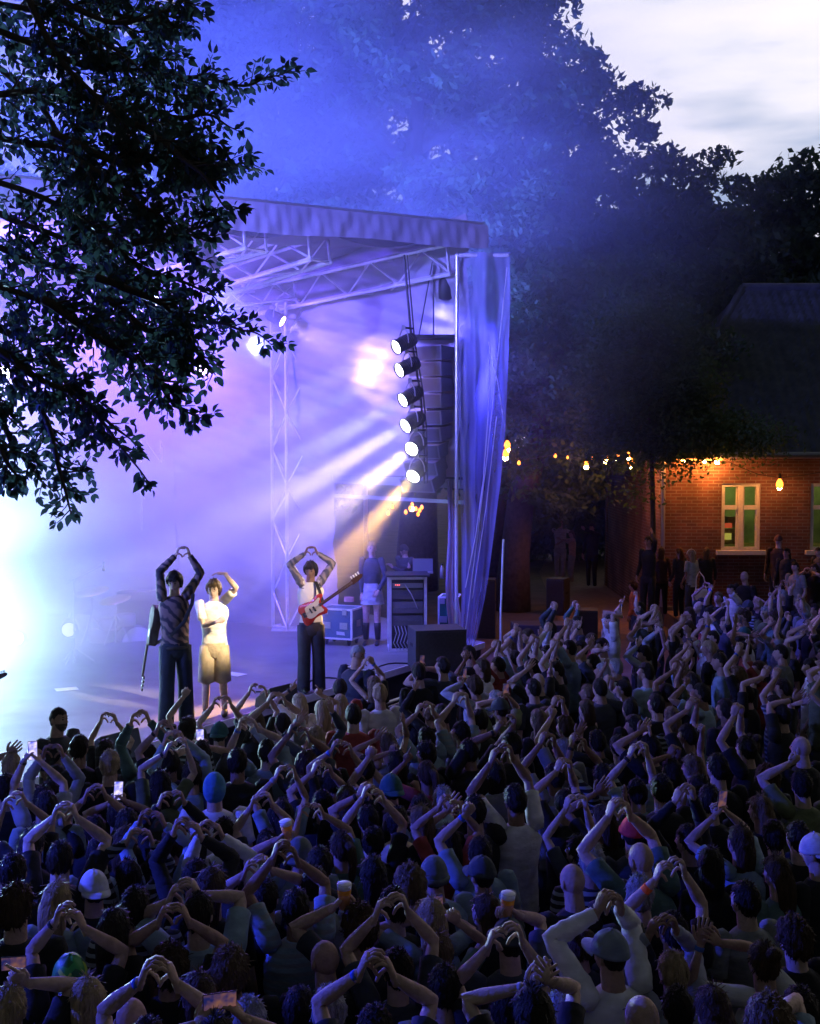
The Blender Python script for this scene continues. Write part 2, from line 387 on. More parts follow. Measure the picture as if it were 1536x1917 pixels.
# rear effect lamps, half lost in the smoke
rear=[((378,690),23.6,(.50,.16,1),1100,M_lens_p),((165,610),23.2,(.50,.16,1),1100,M_lens_p),((8,695),22.5,(.45,.28,1),1900,M_lens_w),((480,640),23.4,(.2,.25,1),2500,M_lens_b),((290,560),22.0,(.25,.12,1),2500,M_lens_b)]
rl=['pink stage lamp glowing in smoke right of the leafy branch','pink stage lamp behind the dense leaves','white stage lamp at the left edge of the picture behind leaves','blue stage lamp left of the truss tower','violet stage lamp under the roof trusses']
for k,((x,y),d,c,pwr,ln) in enumerate(rear):
    p=Pd(x,y,d); fixture(p,(p.x*.4,8.0,2.0),rl[k],'rear stage lamps',ln,c,pwr,angle=75,blend=.9,s=1.2)
fixture((-2.35,21.75,6.5),(-.2,21.0,5.3),'added pink lamp by the truss tower top raking the side wall','rear stage lamps',M_lens_p,(1,.62,1),1300,angle=42,blend=1)  # lamp added to throw the bright patch on the side wall
fixture((4.7,9.4,7.6),(X2_,Y2_,2.0),'added warm spot on a mast beyond the right edge','added front spots',M_lens_w,(1,.80,.50),15000,angle=6,blend=.8)  # out-of-view spot added to light the singer in shorts
fixture((4.9,9.9,7.6),(-1.42,17.0,2.2),'second added warm spot on the mast beyond the right edge','added front spots',M_lens_w,(1,.72,.50),5500,angle=7,blend=.9)  # out-of-view spot added to light the bass player
# floor lamps behind the band (white hot wash)
for k,(x,y,d,c,pwr,lb) in enumerate([(36,1196,20.5,(.62,.9,1),0,'white floor lamp at the far left of the stage'),(132,1180,20.8,(.66,.9,1),0,'white floor lamp left of the drum kit'),(-230,1130,19.8,(.52,.86,1),56000,'white floor lamp beyond the left edge'),(-300,1040,22.0,(.25,.45,1),40000,'white lamp on a stand beyond the left edge')]):
    p=Pz(x,y+14,DZ+.22) if False else Pd(x,y,d); fixture(p,(p.x+1.5,5,4.5),lb,'floor lamps behind the band',M_lens_w if x<0 else M_lens_d,c,pwr,angle=110,blend=1,s=1.2)
# blue wash lamps: over the crowd from the left, up into the trees behind from added hidden lamps
wash=[((-8.6,11.6,4.6),(4.6,16.0,1.6),(.14,.18,1),4000,50,'blue wash lamp at the left of the stage, aimed across the far crowd'),
      ((-8.2,7.6,4.6),(3.2,7.2,1.2),(.04,.06,1),4500,60,'blue wash lamp at the far left aimed across the front rows'),
      ((-6.9,14.6,5.0),(-1.9,6.8,5.2),(.04,.05,1),5200,55,'added unseen blue lamp at the left, shining out through the near leaves'),  # out-of-view lamp added so the near leaves glow blue
      ((-6.0,16.5,7.2),(-3.5,23,4.5),(.13,.07,1),14000,100,'violet wash lamp high above the stage centre'),
      ((-3.0,18.4,7.05),(-1.6,20.5,1.0),(.09,.10,1),5000,100,'blue wash lamp above the bass player'),
      ((0.55,21.0,7.0),(1.25,20.1,2.5),(.10,.09,1),4200,110,'added blue wash lamp inside the roof corner to brighten the clear sheet'),  # lamp added in the corner to brighten the sheet
      ((-9.5,10.0,8.5),(0.5,20.5,8.0),(.16,.16,1),24000,38,'added blue lamp on a mast beyond the left edge, aimed at the roof edge'),  # unseen lamp added to light the valance blue
      ((-6.5,29.5,.6),(-1.5,33,12),(.08,.13,1),60000,110,'added blue floor lamp hidden behind the stage lighting the trees'),  # hidden lamp added to turn trees and smoke blue
      ((-1.0,27.5,4.6),(1.5,32,14),(.08,.13,1),20000,90,'added blue lamp hidden behind the side wall aimed up into the smoke'),  # hidden lamp added to light the smoke from below
      ((-12,26,7.6),(-6,26,14),(.09,.13,1),50000,120,'added unseen blue lamp on the far roof corner pointing up')]  # unseen lamp added to light the smoke above the roof
for k,(a,b,c,pwr,an,lb) in enumerate(wash):
    fixture(a,b,lb,'blue wash lamps',M_lens_b,c,pwr,angle=an,blend=1,s=1.3,soft=.15)
# masts added to carry the lamps outside the picture
for (x,y,z0_,z1_,lb) in [(4.95,9.6,0,7.9,'steel mast with two added front spots beyond the right edge'),(-8.75,11.5,0,4.8,'steel lamp mast left of the pit, farther one'),(-8.35,7.5,0,4.8,'steel lamp mast left of the front rows'),(-9.65,9.9,0,8.8,'tallest steel lamp mast beyond the left edge'),(-1.0,27.65,0,4.7,'lamp stand behind the side wall of the stage'),
   (-8.6,19.95,DZ,1.8,'short lamp stand at the far left of the deck, front one'),(-10.2,22.15,DZ,2.4,'short lamp stand at the far left of the deck, rear one')]:
    r_=empty('lamp_mast',(x,y,z0_),lb,'mast','lamp masts'); m=MB(); m.tube([(0,0,0),(0,0,z1_-z0_)],.05,8); m.tube([(-.25,0,z1_-z0_-.05),(.25,0,z1_-z0_-.05)],.03,6); m.build('pole',M_steel,r_)
    m=MB(); [m.tube([(0,0,.35),(.5*math.cos(a),.5*math.sin(a),.02)],.025,6) for a in (0,2.1,4.2)]; m.build('base',M_steel,r_)
# ---------------------------------------------------------------- smoke
def smoke(name,c,sz,expr,dens,aniso,col=(.86,.89,1),step=None,noise=(0.35,.65,.5)):
    c=Vector(c); m=MB(); m.box((0,0,0),sz)
    mt=bpy.data.materials.new(name); mt.use_nodes=True; t=mt.node_tree
    for n in list(t.nodes):
        if n.type!='OUTPUT_MATERIAL': t.nodes.remove(n)
    o_=t.nodes['Material Output']; vp=t.nodes.new('ShaderNodeVolumePrincipled'); t.links.new(vp.outputs[0],o_.inputs['Volume'])
    vp.inputs['Color'].default_value=(*col,1); vp.inputs['Anisotropy'].default_value=aniso
    tcn=t.nodes.new('ShaderNodeTexCoord'); tot=None
    def mth(op,a,b=None,c=None,clamp=False):
        n=t.nodes.new('ShaderNodeMath'); n.operation=op; n.use_clamp=clamp
        for i,v in enumerate((a,b,c)):
            if v is None: continue
            if hasattr(v,'links'): t.links.new(v,n.inputs[i])
            else: n.inputs[i].default_value=v
        return n.outputs[0]
    for (bx,by,bz,rx,ry,rz,w) in expr:
        mp_=t.nodes.new('ShaderNodeMapping'); mp_.vector_type='POINT'
        mp_.inputs['Location'].default_value=(-(bx-c.x)/rx,-(by-c.y)/ry,-(bz-c.z)/rz); mp_.inputs['Scale'].default_value=(1/rx,1/ry,1/rz)
        t.links.new(tcn.outputs['Object'],mp_.inputs[0])
        ln=t.nodes.new('ShaderNodeVectorMath'); ln.operation='LENGTH'; t.links.new(mp_.outputs[0],ln.inputs[0])
        mr_=t.nodes.new('ShaderNodeMapRange'); mr_.interpolation_type='SMOOTHSTEP'; t.links.new(ln.outputs['Value'],mr_.inputs[0])
        mr_.inputs[1].default_value=0.1; mr_.inputs[2].default_value=1; mr_.inputs[3].default_value=w; mr_.inputs[4].default_value=0
        tot=mr_.outputs[0] if tot is None else mth('ADD',tot,mr_.outputs[0])
    nz=t.nodes.new('ShaderNodeTexNoise'); nz.inputs['Scale'].default_value=noise[2]; nz.inputs['Detail'].default_value=3; nz.inputs['Roughness'].default_value=.55
    mp2=t.nodes.new('ShaderNodeMapping'); mp2.inputs['Rotation'].default_value=(0,R(28),R(20)); mp2.inputs['Scale'].default_value=(.55,.8,1.3); t.links.new(tcn.outputs['Object'],mp2.inputs[0])
    t.links.new(mp2.outputs[0],nz.inputs[0])
    mn=t.nodes.new('ShaderNodeMapRange'); t.links.new(nz.outputs[0],mn.inputs[0]); mn.inputs[1].default_value=noise[0]; mn.inputs[2].default_value=noise[1]; mn.inputs[3].default_value=.25; mn.inputs[4].default_value=1.6
    d_=mth('MULTIPLY',tot,mn.outputs[0]); d2=mth('MULTIPLY',d_,dens); t.links.new(d2,vp.inputs['Density'])
    mt.cycles.volume_sampling='MULTIPLE_IMPORTANCE'; mt.cycles.volume_step_rate=1.0
    o=m.build(name,mt); o.location=c; tag(o,kind='stuff'); return o
# x,y,z, radii, weight
smoke('smoke',(-3.5,22.5,8.6),(26,25,17.0),[
   (-8.5,20.0,2.8, 7.5,7.5,4.8, 1.15),
   (-4.4,19.5,3.2, 5.6,5.6,4.4, .85),(-7.2,15.8,1.5,4.9,6.0,3.6,.6),
   (-1.4,19.4,3.8, 2.8,2.9,2.6, .5),
   (-5.0,20,6.0,  8,8,4.0, .25),
   (-5.0,25,11.5, 11,9,6.5, .32),(-2.5,18.2,7.4,6.5,3.5,2.6,.35),
   (0.5,25.5,10.0, 8.5,9,7, .24),(1.0,22,6.0,5,6,5,.12)],0.17,0.25)

# ---------------------------------------------------------------- trees
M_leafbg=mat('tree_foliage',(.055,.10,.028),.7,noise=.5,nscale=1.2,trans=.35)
M_bark=mat('bark',(.06,.045,.035),.9,noise=.4,nscale=10,bump=.6,bscale=20)
def crown_mesh(name,rx,ry,rz,nclump,nleaf,size,seed,M,low=-1.0):
    r=np.random.RandomState(seed)
    # clumps on and inside an uneven ellipsoid
    nclump*=2; d=r.normal(size=(nclump,3)); d/=np.linalg.norm(d,axis=1)[:,None]
    d=d[d[:,2]>low]; n=len(d)
    lob=1+.16*np.sin(d[:,0]*5+seed)+.14*np.sin(d[:,1]*6+d[:,2]*5+seed*2)+.10*np.sin(d[:,2]*11+d[:,0]*7)
    rad=(r.uniform(.25,1.0,n)**.5)*lob
    C=d*rad[:,None]*np.array([rx,ry,rz]); cs=r.uniform(.4,.95,n)
    idx=r.randint(0,n,nleaf)
    off=r.normal(size=(nleaf,3)); off/=np.linalg.norm(off,axis=1)[:,None]; off*=(r.uniform(0,1,nleaf)**.5)[:,None]
    P=C[idx]+off*cs[idx][:,None]*np.array([1,1,.6])
    a=r.normal(size=(nleaf,3)); a/=np.linalg.norm(a,axis=1)[:,None]
    b=np.cross(a,r.normal(size=(nleaf,3))); b/=np.linalg.norm(b,axis=1)[:,None]
    s=size*r.uniform(.6,1.4,nleaf)[:,None]
    V=np.stack([P-a*s,P-b*s*.5+a*s*.1,P+a*s,P+b*s*.5+a*s*.1],1).reshape(-1,3)
    Q=np.arange(nleaf*4).reshape(-1,4)
    return fast_mesh(name,V,Q,M)
def trunk(m,base,top,r0,limbs,seed):
    rr=random.Random(seed); base=Vector(base); top=Vector(top)
    pts=[base.lerp(top,k/5)+Vector((rr.uniform(-.15,.15),rr.uniform(-.15,.15),0))*(1 if k else 0) for k in range(6)]
    m.tube(pts,[r0*1.3,r0,r0*.9,r0*.75,r0*.55,r0*.3],9)
    for i in range(limbs):
        k=rr.uniform(.4,.9); a=rr.uniform(0,6.28); p=base.lerp(top,k); Lb=rr.uniform(.12,.22)*(top-base).length
        q=p+Vector((math.cos(a)*Lb,math.sin(a)*Lb,Lb*.75)); mid=p.lerp(q,.5)+Vector((0,0,-.1*Lb))
        m.tube([p,mid,q],[r0*.4,r0*.25,r0*.08],6)
def tree(name,x,y,h,rx,ry,rz,cz,nc,nl,size,seed,label,group='trees behind the stage and the brick building',low=-1.0,tx=0):
    root=empty(name,(x,y,0),label,'tree',group)
    m=MB(); trunk(m,(tx,0,0),(tx*.4,0,cz+rz*.3),.3+.01*h if h>8 else .07,12 if h>8 else 0,seed); m.build('trunk',M_bark,root,True)
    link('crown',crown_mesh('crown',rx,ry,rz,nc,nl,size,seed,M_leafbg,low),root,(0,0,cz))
    return root
def txy(px,d): return (px-768)/F*d
TR=[('tall_tree',780,36,22,6.8,4.5,8.0,12.6,260,70000,.13,1,'tallest dark tree rising behind the stage roof, lost in blue smoke'),
 ('tall_tree',560,38,22,6.0,4.5,9.5,13.0,240,60000,.13,2,'hazy tall tree behind the left part of the stage roof'),
 ('tall_tree',300,37,20,6.5,4.5,9.0,12.0,220,50000,.13,3,'hazy tree behind the upper left leafy branch'),
 ('leafy_tree',985,37,17,3.4,3.5,7.2,9.2,150,30000,.15,4,'dark tree stepping down right of the tallest tree'),
 ('leafy_tree',1150,38,14,3.0,3.0,5.2,8.2,130,24000,.14,5,'mid height tree above the orange string lights'),
 ('leafy_tree',1290,40,13,2.7,3.0,4.6,8.6,120,22000,.14,6,'round topped tree with a ragged crown left of the roof ridge'),
 ('leafy_tree',1430,42,12,2.4,3.0,3.9,9.6,110,18000,.14,7,'low tree directly over the tiled roof ridge'),
 ('leafy_tree',1545,41,12,1.7,3.0,4.0,9.2,100,15000,.14,8,'tree at the right edge above the tiled roof with sky gaps'),
 ('leafy_tree',1075,31.5,9,3.3,2.0,3.5,6.3,150,60000,.085,9,'dark leafy tree standing between the stage and the brick building'),
 ('leafy_tree',1205,27.3,7,1.25,1.0,1.9,5.45,90,26000,.055,10,'small dark tree leaning over the left corner of the brick building')]
for (nme,px,d,h,rx,ry,rz,cz,nc,nl,s,sd,lb) in TR: tree(nme,txy(px,d),d,h,rx,ry,rz,cz,nc,nl,s,sd,lb,tx={9:txy(960,d)-txy(px,d),10:txy(1222,d)-txy(px,d),4:txy(930,d)-txy(px,d),5:txy(1225,d)-txy(px,d)}.get(sd,0))
for k_,(px,d,lb) in enumerate([(1040,45,'dark hedge closing the far end of the path, left part'),(1150,46,'dark hedge closing the far end of the path behind the walkers'),(1250,48,'dark hedge hidden mostly behind the brick building')]):
    hb=empty('hedge',(txy(px,d),d,0),lb,'hedge','hedges at the far end of the yard'); link('foliage',crown_mesh('foliage',2.4,1.2,2.3,60,16000,.1,30+k_,M_leafbg),hb,(0,0,2.0)); m=MB(); m.tube([(0,0,0),(0,0,2)],.12,6); m.build('stem',M_bark,hb)
_t10=[o for o in bpy.data.objects if o.get('label','').startswith('small dark tree leaning')][0]
link('bough',crown_mesh('bough',1.5,.8,.42,44,8000,.05,11,M_leafbg),_t10,(txy(1330,26.9)-txy(1205,27.3),-.4,4.42))
# ---------------------------------------------------------------- foreground branch (leafy limb at the upper left, about 7 m away)
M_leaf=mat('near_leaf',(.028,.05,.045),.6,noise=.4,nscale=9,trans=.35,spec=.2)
LD=6.8
limbs=[[(-30,50),(150,120),(250,135),(330,140),(400,152),(470,160),(510,143),(550,128)],
[(-30,180),(120,170),(220,200),(300,235),(370,265),(420,300),(462,322)],
[(60,-30),(200,50),(280,30),(330,20),(385,32)],
[(180,-30),(270,100),(300,110),(330,118)],
[(150,170),(280,210),(350,220),(400,215),(445,245)],
[(200,200),(300,260),(350,300),(390,340),(425,392)],
[(-30,250),(120,280),(220,330),(290,360),(345,345)],
[(-30,330),(100,380),(200,430),(290,450),(350,480),(402,492)],
[(250,455),(340,440),(380,424),(412,420)],
[(-30,450),(100,500),(220,540),(320,590),(380,600),(430,612),(470,618),(508,645)],
[(180,520),(300,560),(350,620),(375,670),(404,702)],
[(80,560),(200,640),(290,700),(330,765),(372,783)],
[(-30,600),(80,650),(130,720),(190,790),(240,850),(285,915)],
[(30,690),(90,790),(110,870),(125,930),(135,962)],
[(-20,700),(20,830),(60,880),(100,920)],
[(-30,640),(60,700),(140,740),(220,800),(255,835)],
[(-30,100),(80,200),(140,300),(180,400),(230,500),(260,560)],
[(40,-30),(100,100),(200,200),(300,310),(340,370)],
[(130,400),(220,470),(300,520),(360,530),(405,560)],
[(200,560),(280,620),(330,650),(360,690)],
[(-30,520),(60,560),(160,600),(240,680),(280,740)],
[(100,250),(200,300),(290,300),(360,320),(415,310),(465,302)],
[(300,380),(260,420),(330,470)],[(-30,0),(100,30),(220,90),(290,160)],[(120,-30),(230,30),(310,70),(345,60)],
[(-30,780),(10,860),(40,900)],[(140,300),(240,360),(300,410),(330,440)],[(0,400),(120,450),(230,500),(290,600),(310,660)]]
def vnoise(x,y,s,seed):
    return math.sin(x*s+seed)*math.cos(y*s*1.3+seed*2.1)+.6*math.sin(x*s*2.3-y*s*1.7+seed*3)
rr=random.Random(11)
bm_=MB(); leaves=[]
def dpt(x,y): return LD+ .5*math.sin(x*.011+y*.007)+.3*math.sin(y*.02)
def leaf_at(p,d,sc,tw):
    leaves.append((p,d,sc,tw))
def twig(x,y,ang,Ln,dep,lvl):
    pts=[];a=ang; X,Y=x,y; n=max(3,int(Ln/9)); dd=dep
    for k in range(n+1):
        pts.append(Pd(X,Y,dd)); X+=math.cos(a)*Ln/n; Y+=math.sin(a)*Ln/n; a+=rr.uniform(-.25,.25)+.03; dd+=rr.uniform(-.03,.03)
        if k>0:
            for q in range(1 if rr.random()<.75 else 2):
                sd=1 if (k+q)%2 else -1; la=a+sd*rr.uniform(.5,1.3)
                leaf_at(pts[-1],la,rr.uniform(.7,1.25),rr.random())
    leaf_at(pts[-1],a,1.0,rr.random())
    bm_.tube(pts,np.linspace(.0045,.002,len(pts)) if lvl else np.linspace(.008,.003,len(pts)),4,cap=False)
    if not lvl:
        for k in range(1,len(pts)-1):
            if rr.random()<.5:
                f=k/(len(pts)-1); twig(x+(X-x)*f,y+(Y-y)*f,a+rr.choice((-1,1))*rr.uniform(.5,1.0),rr.uniform(15,38),dep,1)
dense=[(-20,-20),(370,-20),(320,50),(335,110),(390,150),(310,200),(420,260),(380,300),(435,310),(330,380),(262,400),(290,450),(270,500),(320,590),(365,640),(330,690),(250,700),(180,720),(120,700),(60,740),(-20,760)]
def inside(x,y,poly):
    c=False;n=len(poly);j=n-1
    for i in range(n):
        xi,yi=poly[i];xj,yj=poly[j]
        if (yi>y)!=(yj>y) and x<(xj-xi)*(y-yi)/(yj-yi)+xi: c=not c
        j=i
    return c
for Lm in limbs:
    # smooth path
    P=[]
    for i in range(len(Lm)-1):
        for k in range(6): 
            f=k/6; P.append((Lm[i][0]*(1-f)+Lm[i+1][0]*f,Lm[i][1]*(1-f)+Lm[i+1][1]*f))
    P.append(Lm[-1]); P=np.array(P,float); Q=P.copy()
    for _ in range(3): Q[1:-1]=(Q[:-2]+Q[2:]+2*Q[1:-1])/4
    seed=rr.random()*9
    Q[1:-1,1]+=3*np.sin(np.arange(len(Q)-2)*.6+seed)
    n=len(Q); dep0=dpt(*Q[0])+rr.uniform(-.3,.3)
    dp=[dep0+.25*math.sin(k*.12+seed) for k in range(n)]
    P3=[Pd(Q[k][0],Q[k][1],dp[k]) for k in range(n)]
    bm_.tube(P3,np.linspace(.022,.0032,n),6)
    for k in range(1,n):
        ang=math.atan2(Q[k][1]-Q[k-1][1],Q[k][0]-Q[k-1][0])
        tipf=k/n
        ns=1 if tipf<.75 else (1 if rr.random()<.55 else 0)
        for q in range(ns):
            sd=rr.choice((-1,1)); twig(Q[k][0],Q[k][1],ang+sd*rr.uniform(.35,1.2),rr.uniform(18,60)*(1-.5*tipf)+5,dp[k],0 if tipf<.6 else 1)
        if rr.random()<.8: leaf_at(P3[k],ang+rr.choice((-1,1))*rr.uniform(.6,1.3),rr.uniform(.8,1.2),rr.random())
    leaf_at(P3[-1],ang,1.1,.5)
# fill the dense body of the crown
for _ in range(760):
    x=rr.uniform(-20,440); y=rr.uniform(-20,760)
    if not inside(x,y,dense): continue
    nz=vnoise(x,y,.021,2.0)+.5*vnoise(x,y,.06,5)
    if y<330 and nz>.1: continue
    if y>=330 and nz>.6: continue
    twig(x,y,rr.uniform(-.4,1.6),rr.uniform(18,50),dpt(x,y)+rr.uniform(-.5,.7),1)
# leaf geometry: pointed oval, folded along the midrib, with a stalk
lv=[];lf=[];n0=0
base=np.array([(0,0,0),(.018,.016,.006),(.040,.021,.008),(.062,.011,.004),(.078,0,-.006),(.062,-.011,.004),(.040,-.021,.008),(.018,-.016,.006),(.040,0,-.002)],float)
nr=np.random.RandomState(3)
for (p,a,sc,tw) in leaves:
    dx=Vector((math.cos(a),0,-math.sin(a))); dx=(dx*.85+Vector((0,nr.uniform(-.6,.6),-.25))).normalized()
    up=Vector((nr.uniform(-1,1),-1.0 if nr.rand()<.7 else .3,nr.uniform(-.6,1.2))); up=(up-dx*up.dot(dx)).normalized(); sdv=up.cross(dx)
    Mx=np.array([tuple(dx),tuple(sdv),tuple(up)]); B=base*sc*nr.uniform(.5,.86); B[:,2]+= -.35*B[:,0]**2/.08*nr.uniform(-.3,1.2)
    V=B@Mx+np.array(p)+np.array(dx)*.008
    lv.append(V); 
    for f in ((0,1,8,7),(1,2,3,8),(3,4,5,8),(5,6,7,8)): lf.append([i+n0 for i in f])
    n0+=9
br=empty('overhanging_tree',Pd(-60,300,LD),'dark leafy branches hanging close to the camera at the upper left','tree')
inv=Matrix.Translation(-br.location)
o=bm_.build('branches',M_bark,br,True); o.data.transform(inv)
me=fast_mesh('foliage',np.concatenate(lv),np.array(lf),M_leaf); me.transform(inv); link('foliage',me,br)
m=MB(); b0=Pd(-200,300,LD); m.tube([(b0.x-.6,LD,0),(b0.x-.5,LD,2.5),(b0.x-.4,LD,4.5),(b0.x-.3,LD,7)],[.28,.24,.2,.15],12)
for y in (60,180,330,450,600,700): m.tube([(b0.x-.45,LD,Pd(0,y,LD).z+.5),Pd(-110,y+5,LD),Pd(-30,y,LD)],[.08,.05,.022],7)
o=m.build('trunk',M_bark,br,True); o.data.transform(inv)
print('LEAVES',len(leaves))
# ---------------------------------------------------------------- brick building
def brick(name):
    m=bpy.data.materials.new(name); m.use_nodes=True; t=m.node_tree; b=t.nodes['Principled BSDF']; b.inputs['Roughness'].default_value=.85
    tcn=t.nodes.new('ShaderNodeTexCoord'); mp_=t.nodes.new('ShaderNodeMapping'); sp_=t.nodes.new('ShaderNodeSeparateXYZ'); t.links.new(tcn.outputs['Object'],sp_.inputs[0]); ad_=t.nodes.new('ShaderNodeMath'); t.links.new(sp_.outputs[0],ad_.inputs[0]); t.links.new(sp_.outputs[1],ad_.inputs[1]); cb_=t.nodes.new('ShaderNodeCombineXYZ'); t.links.new(ad_.outputs[0],cb_.inputs[0]); t.links.new(sp_.outputs[2],cb_.inputs[1]); t.links.new(cb_.outputs[0],mp_.inputs[0])
    bk=t.nodes.new('ShaderNodeTexBrick'); t.links.new(mp_.outputs[0],bk.inputs[0])
    bk.inputs['Color1'].default_value=(.23,.085,.055,1); bk.inputs['Color2'].default_value=(.13,.05,.038,1); bk.inputs['Mortar'].default_value=(.26,.21,.18,1)
    bk.inputs['Scale'].default_value=1; bk.inputs['Brick Width'].default_value=.25; bk.inputs['Row Height'].default_value=.078; bk.inputs['Mortar Size'].default_value=.009; bk.inputs['Bias'].default_value=-.2
    n=t.nodes.new('ShaderNodeTexNoise'); n.inputs['Scale'].default_value=1.1; n.inputs['Detail'].default_value=6; t.links.new(tcn.outputs['Object'],n.inputs[0])
    mr_=t.nodes.new('ShaderNodeMapRange'); t.links.new(n.outputs[0],mr_.inputs[0]); mr_.inputs[1].default_value=.3; mr_.inputs[2].default_value=.7; mr_.inputs[3].default_value=.28; mr_.inputs[4].default_value=1.1
    vs=t.nodes.new('ShaderNodeVectorMath'); vs.operation='SCALE'; t.links.new(bk.outputs[0],vs.inputs[0]); t.links.new(mr_.outputs[0],vs.inputs['Scale'])
    t.links.new(vs.outputs[0],b.inputs['Base Color'])
    bp=t.nodes.new('ShaderNodeBump'); bp.inputs['Strength'].default_value=.6; bp.inputs['Distance'].default_value=.02; bp.invert=True
    t.links.new(bk.outputs['Fac'],bp.inputs['Height']); t.links.new(bp.outputs[0],b.inputs['Normal']); return m
BD=29.0; S=F/BD
def bx(px): return (px-768)/S
def bz(py): return Pd(768,py,BD).z
M_brick=brick('old_red_brick'); M_wood=mat('window_paint',(.75,.73,.68),.5,noise=.1)
M_tile=mat('roof_tile',(.075,.085,.08),.7,noise=.4,nscale=3)
bld=empty('brick_building',(bx(1237),BD,0),'old red brick building with a dark tiled roof and white windows','building')
def bsub(m,name,mt,parent=None,smooth=False,world=True):
    o=m.build(name,mt,parent if parent is not None else bld,smooth=smooth); o.data.transform(Matrix.Translation(-bld.location)); return o
x0=bx(1237); x1=bx(1237)+13; zt=bz(853)
wins=[(1352,1425,905,1030),(1519,1592,905,1030),(1690,1763,905,1030)]
# wall pieces round the openings (0.35 thick)
m=MB(); xs=[x0]; 
for (a,b,_,_) in wins: xs+= [bx(a),bx(b)]
xs.append(x1); zt_w=bz(905); zb_w=bz(1030)
for i in range(0,len(xs)-1,2): m.box(((xs[i]+xs[i+1])/2,BD+.175,zt/2),(xs[i+1]-xs[i],.35,zt))
for i in range(1,len(xs)-1,2):
    cxx=(xs[i]+xs[i+1])/2; w=xs[i+1]-xs[i]
    m.box((cxx,BD+.175,(zt+zt_w)/2),(w,.35,zt-zt_w)); m.box((cxx,BD+.175,zb_w/2),(w,.35,zb_w))
m.box((x0+.175,BD+4,zt/2),(.35,7.3,zt)); m.box((x1-.175,BD+4,zt/2),(.35,7.3,zt)); m.box(((x0+x1)/2,BD+8,zt/2),(x1-x0,.35,zt))
bsub(m,'wall',M_brick)
m=MB(); m.box(((x0+x1)/2,BD-.07,.22),(x1-x0,.12,.44)); bsub(m,'plinth',mat('plinth_stone',(.12,.11,.1),.9,noise=.3))
m=MB(); m.tube([(bx(1241),BD-.08,zt-.1),(bx(1241),BD-.08,.1)],.05,8); m.tube([(x0-.3,BD-.42,zt+.02),(x1+.3,BD-.42,zt+.02)],.07,8); bsub(m,'gutter',mat('zinc',(.3,.3,.3),.4,metal=.7))
m=MB(); m.box(((x0+x1)/2,BD-.2,zt-.03),(x1-x0+.6,.42,.06)); bsub(m,'soffit',M_wood)
# interior
M_in=mat('green_wall',(.34,.40,.16),.8,noise=.6,nscale=1.5); 
m=MB(); m.box(((x0+x1)/2,BD+3.2,zt/2),(x1-x0-.8,.1,zt-.2)); bsub(m,'inner_wall',M_in)
m=MB(); m.box(((x0+x1)/2,BD+1.8,zb_w-.1),(x1-x0-.8,3,.05)); m.box((bx(1380),BD+1.0,zb_w+.25),(.5,.3,.35)); m.box((bx(1400),BD+1.2,zb_w+.6),(.35,.3,.25)); bsub(m,'inner_shelf',mat('shelf_goods',(.30,.22,.05),.6,noise=.8,nscale=6))
m=MB(); m.box((bx(1372),BD+.8,bz(988)),(.42,.02,.12)); bsub(m,'inner_sign',emis('red_sign',(.9,.12,.04),.5))
m=MB(); m.box((bx(1372),BD+.8,bz(1009)),(.4,.02,.16)); bsub(m,'inner_sign',emis('yellow_sign',(.85,.75,.12),.45))
for (a,b,t_,b_) in wins:
    xa,xb=bx(a),bx(b); za,zb=bz(b_),bz(t_); w=MB(); fw=.075
    yy=BD+.08
    w.box(((xa+xb)/2,yy,zb-fw/2),(xb-xa,.09,fw)); w.box(((xa+xb)/2,yy,za+fw/2),(xb-xa,.09,fw))
    w.box((xa+fw/2,yy,(za+zb)/2),(fw,.088,zb-za-2*fw)); w.box((xb-fw/2,yy,(za+zb)/2),(fw,.088,zb-za-2*fw))
    zm=za+(zb-za)*.64
    w.box(((xa+xb)/2,yy-.01,(za+zb)/2),(.12,.1,zb-za-2*fw-.004)); 
    w.box(((xa+xb)/2-(xb-xa)/4,yy-.006,zm),((xb-xa)/2-.14,.085,.1)); w.box(((xa+xb)/2+(xb-xa)/4,yy-.006,zm),((xb-xa)/2-.14,.085,.1))
    for sgn in (-1,1):
        cx_=(xa+xb)/2+sgn*(xb-xa)/4
        for (q0,q1) in ((za+fw,zm-.05),(zm+.05,zb-fw)):
            for xx in (cx_-((xb-xa)/4-.06)+.025,cx_+((xb-xa)/4-.06)-.025): w.box((xx,yy+.012,(q0+q1)/2),(.03,.04,q1-q0-.004))
    fr=bsub(w,'window',M_wood)
    g=MB(); g.box(((xa+xb)/2,yy+.03,(za+zb)/2),(xb-xa-.06,.006,zb-za-.06)); 
    gm=_mats.get('glass') 
    if gm is None:
        gm=bpy.data.materials.new('glass'); gm.use_nodes=True; tt=gm.node_tree; tp=tt.nodes.new('ShaderNodeBsdfTransparent'); gl_=tt.nodes.new('ShaderNodeBsdfGlossy'); gl_.inputs['Roughness'].default_value=.05; mx=tt.nodes.new('ShaderNodeMixShader'); mx.inputs[0].default_value=.12
        tt.links.new(tp.outputs[0],mx.inputs[1]); tt.links.new(gl_.outputs[0],mx.inputs[2]); tt.links.new(mx.outputs[0],tt.nodes['Material Output'].inputs[0]); _mats['glass']=gm
    bsub(g,'pane',gm,fr)
    s_=MB(); s_.box(((xa+xb)/2,BD-.07,za-.05),(xb-xa+.25,.16,.1)); bsub(s_,'sill',M_wood,fr)
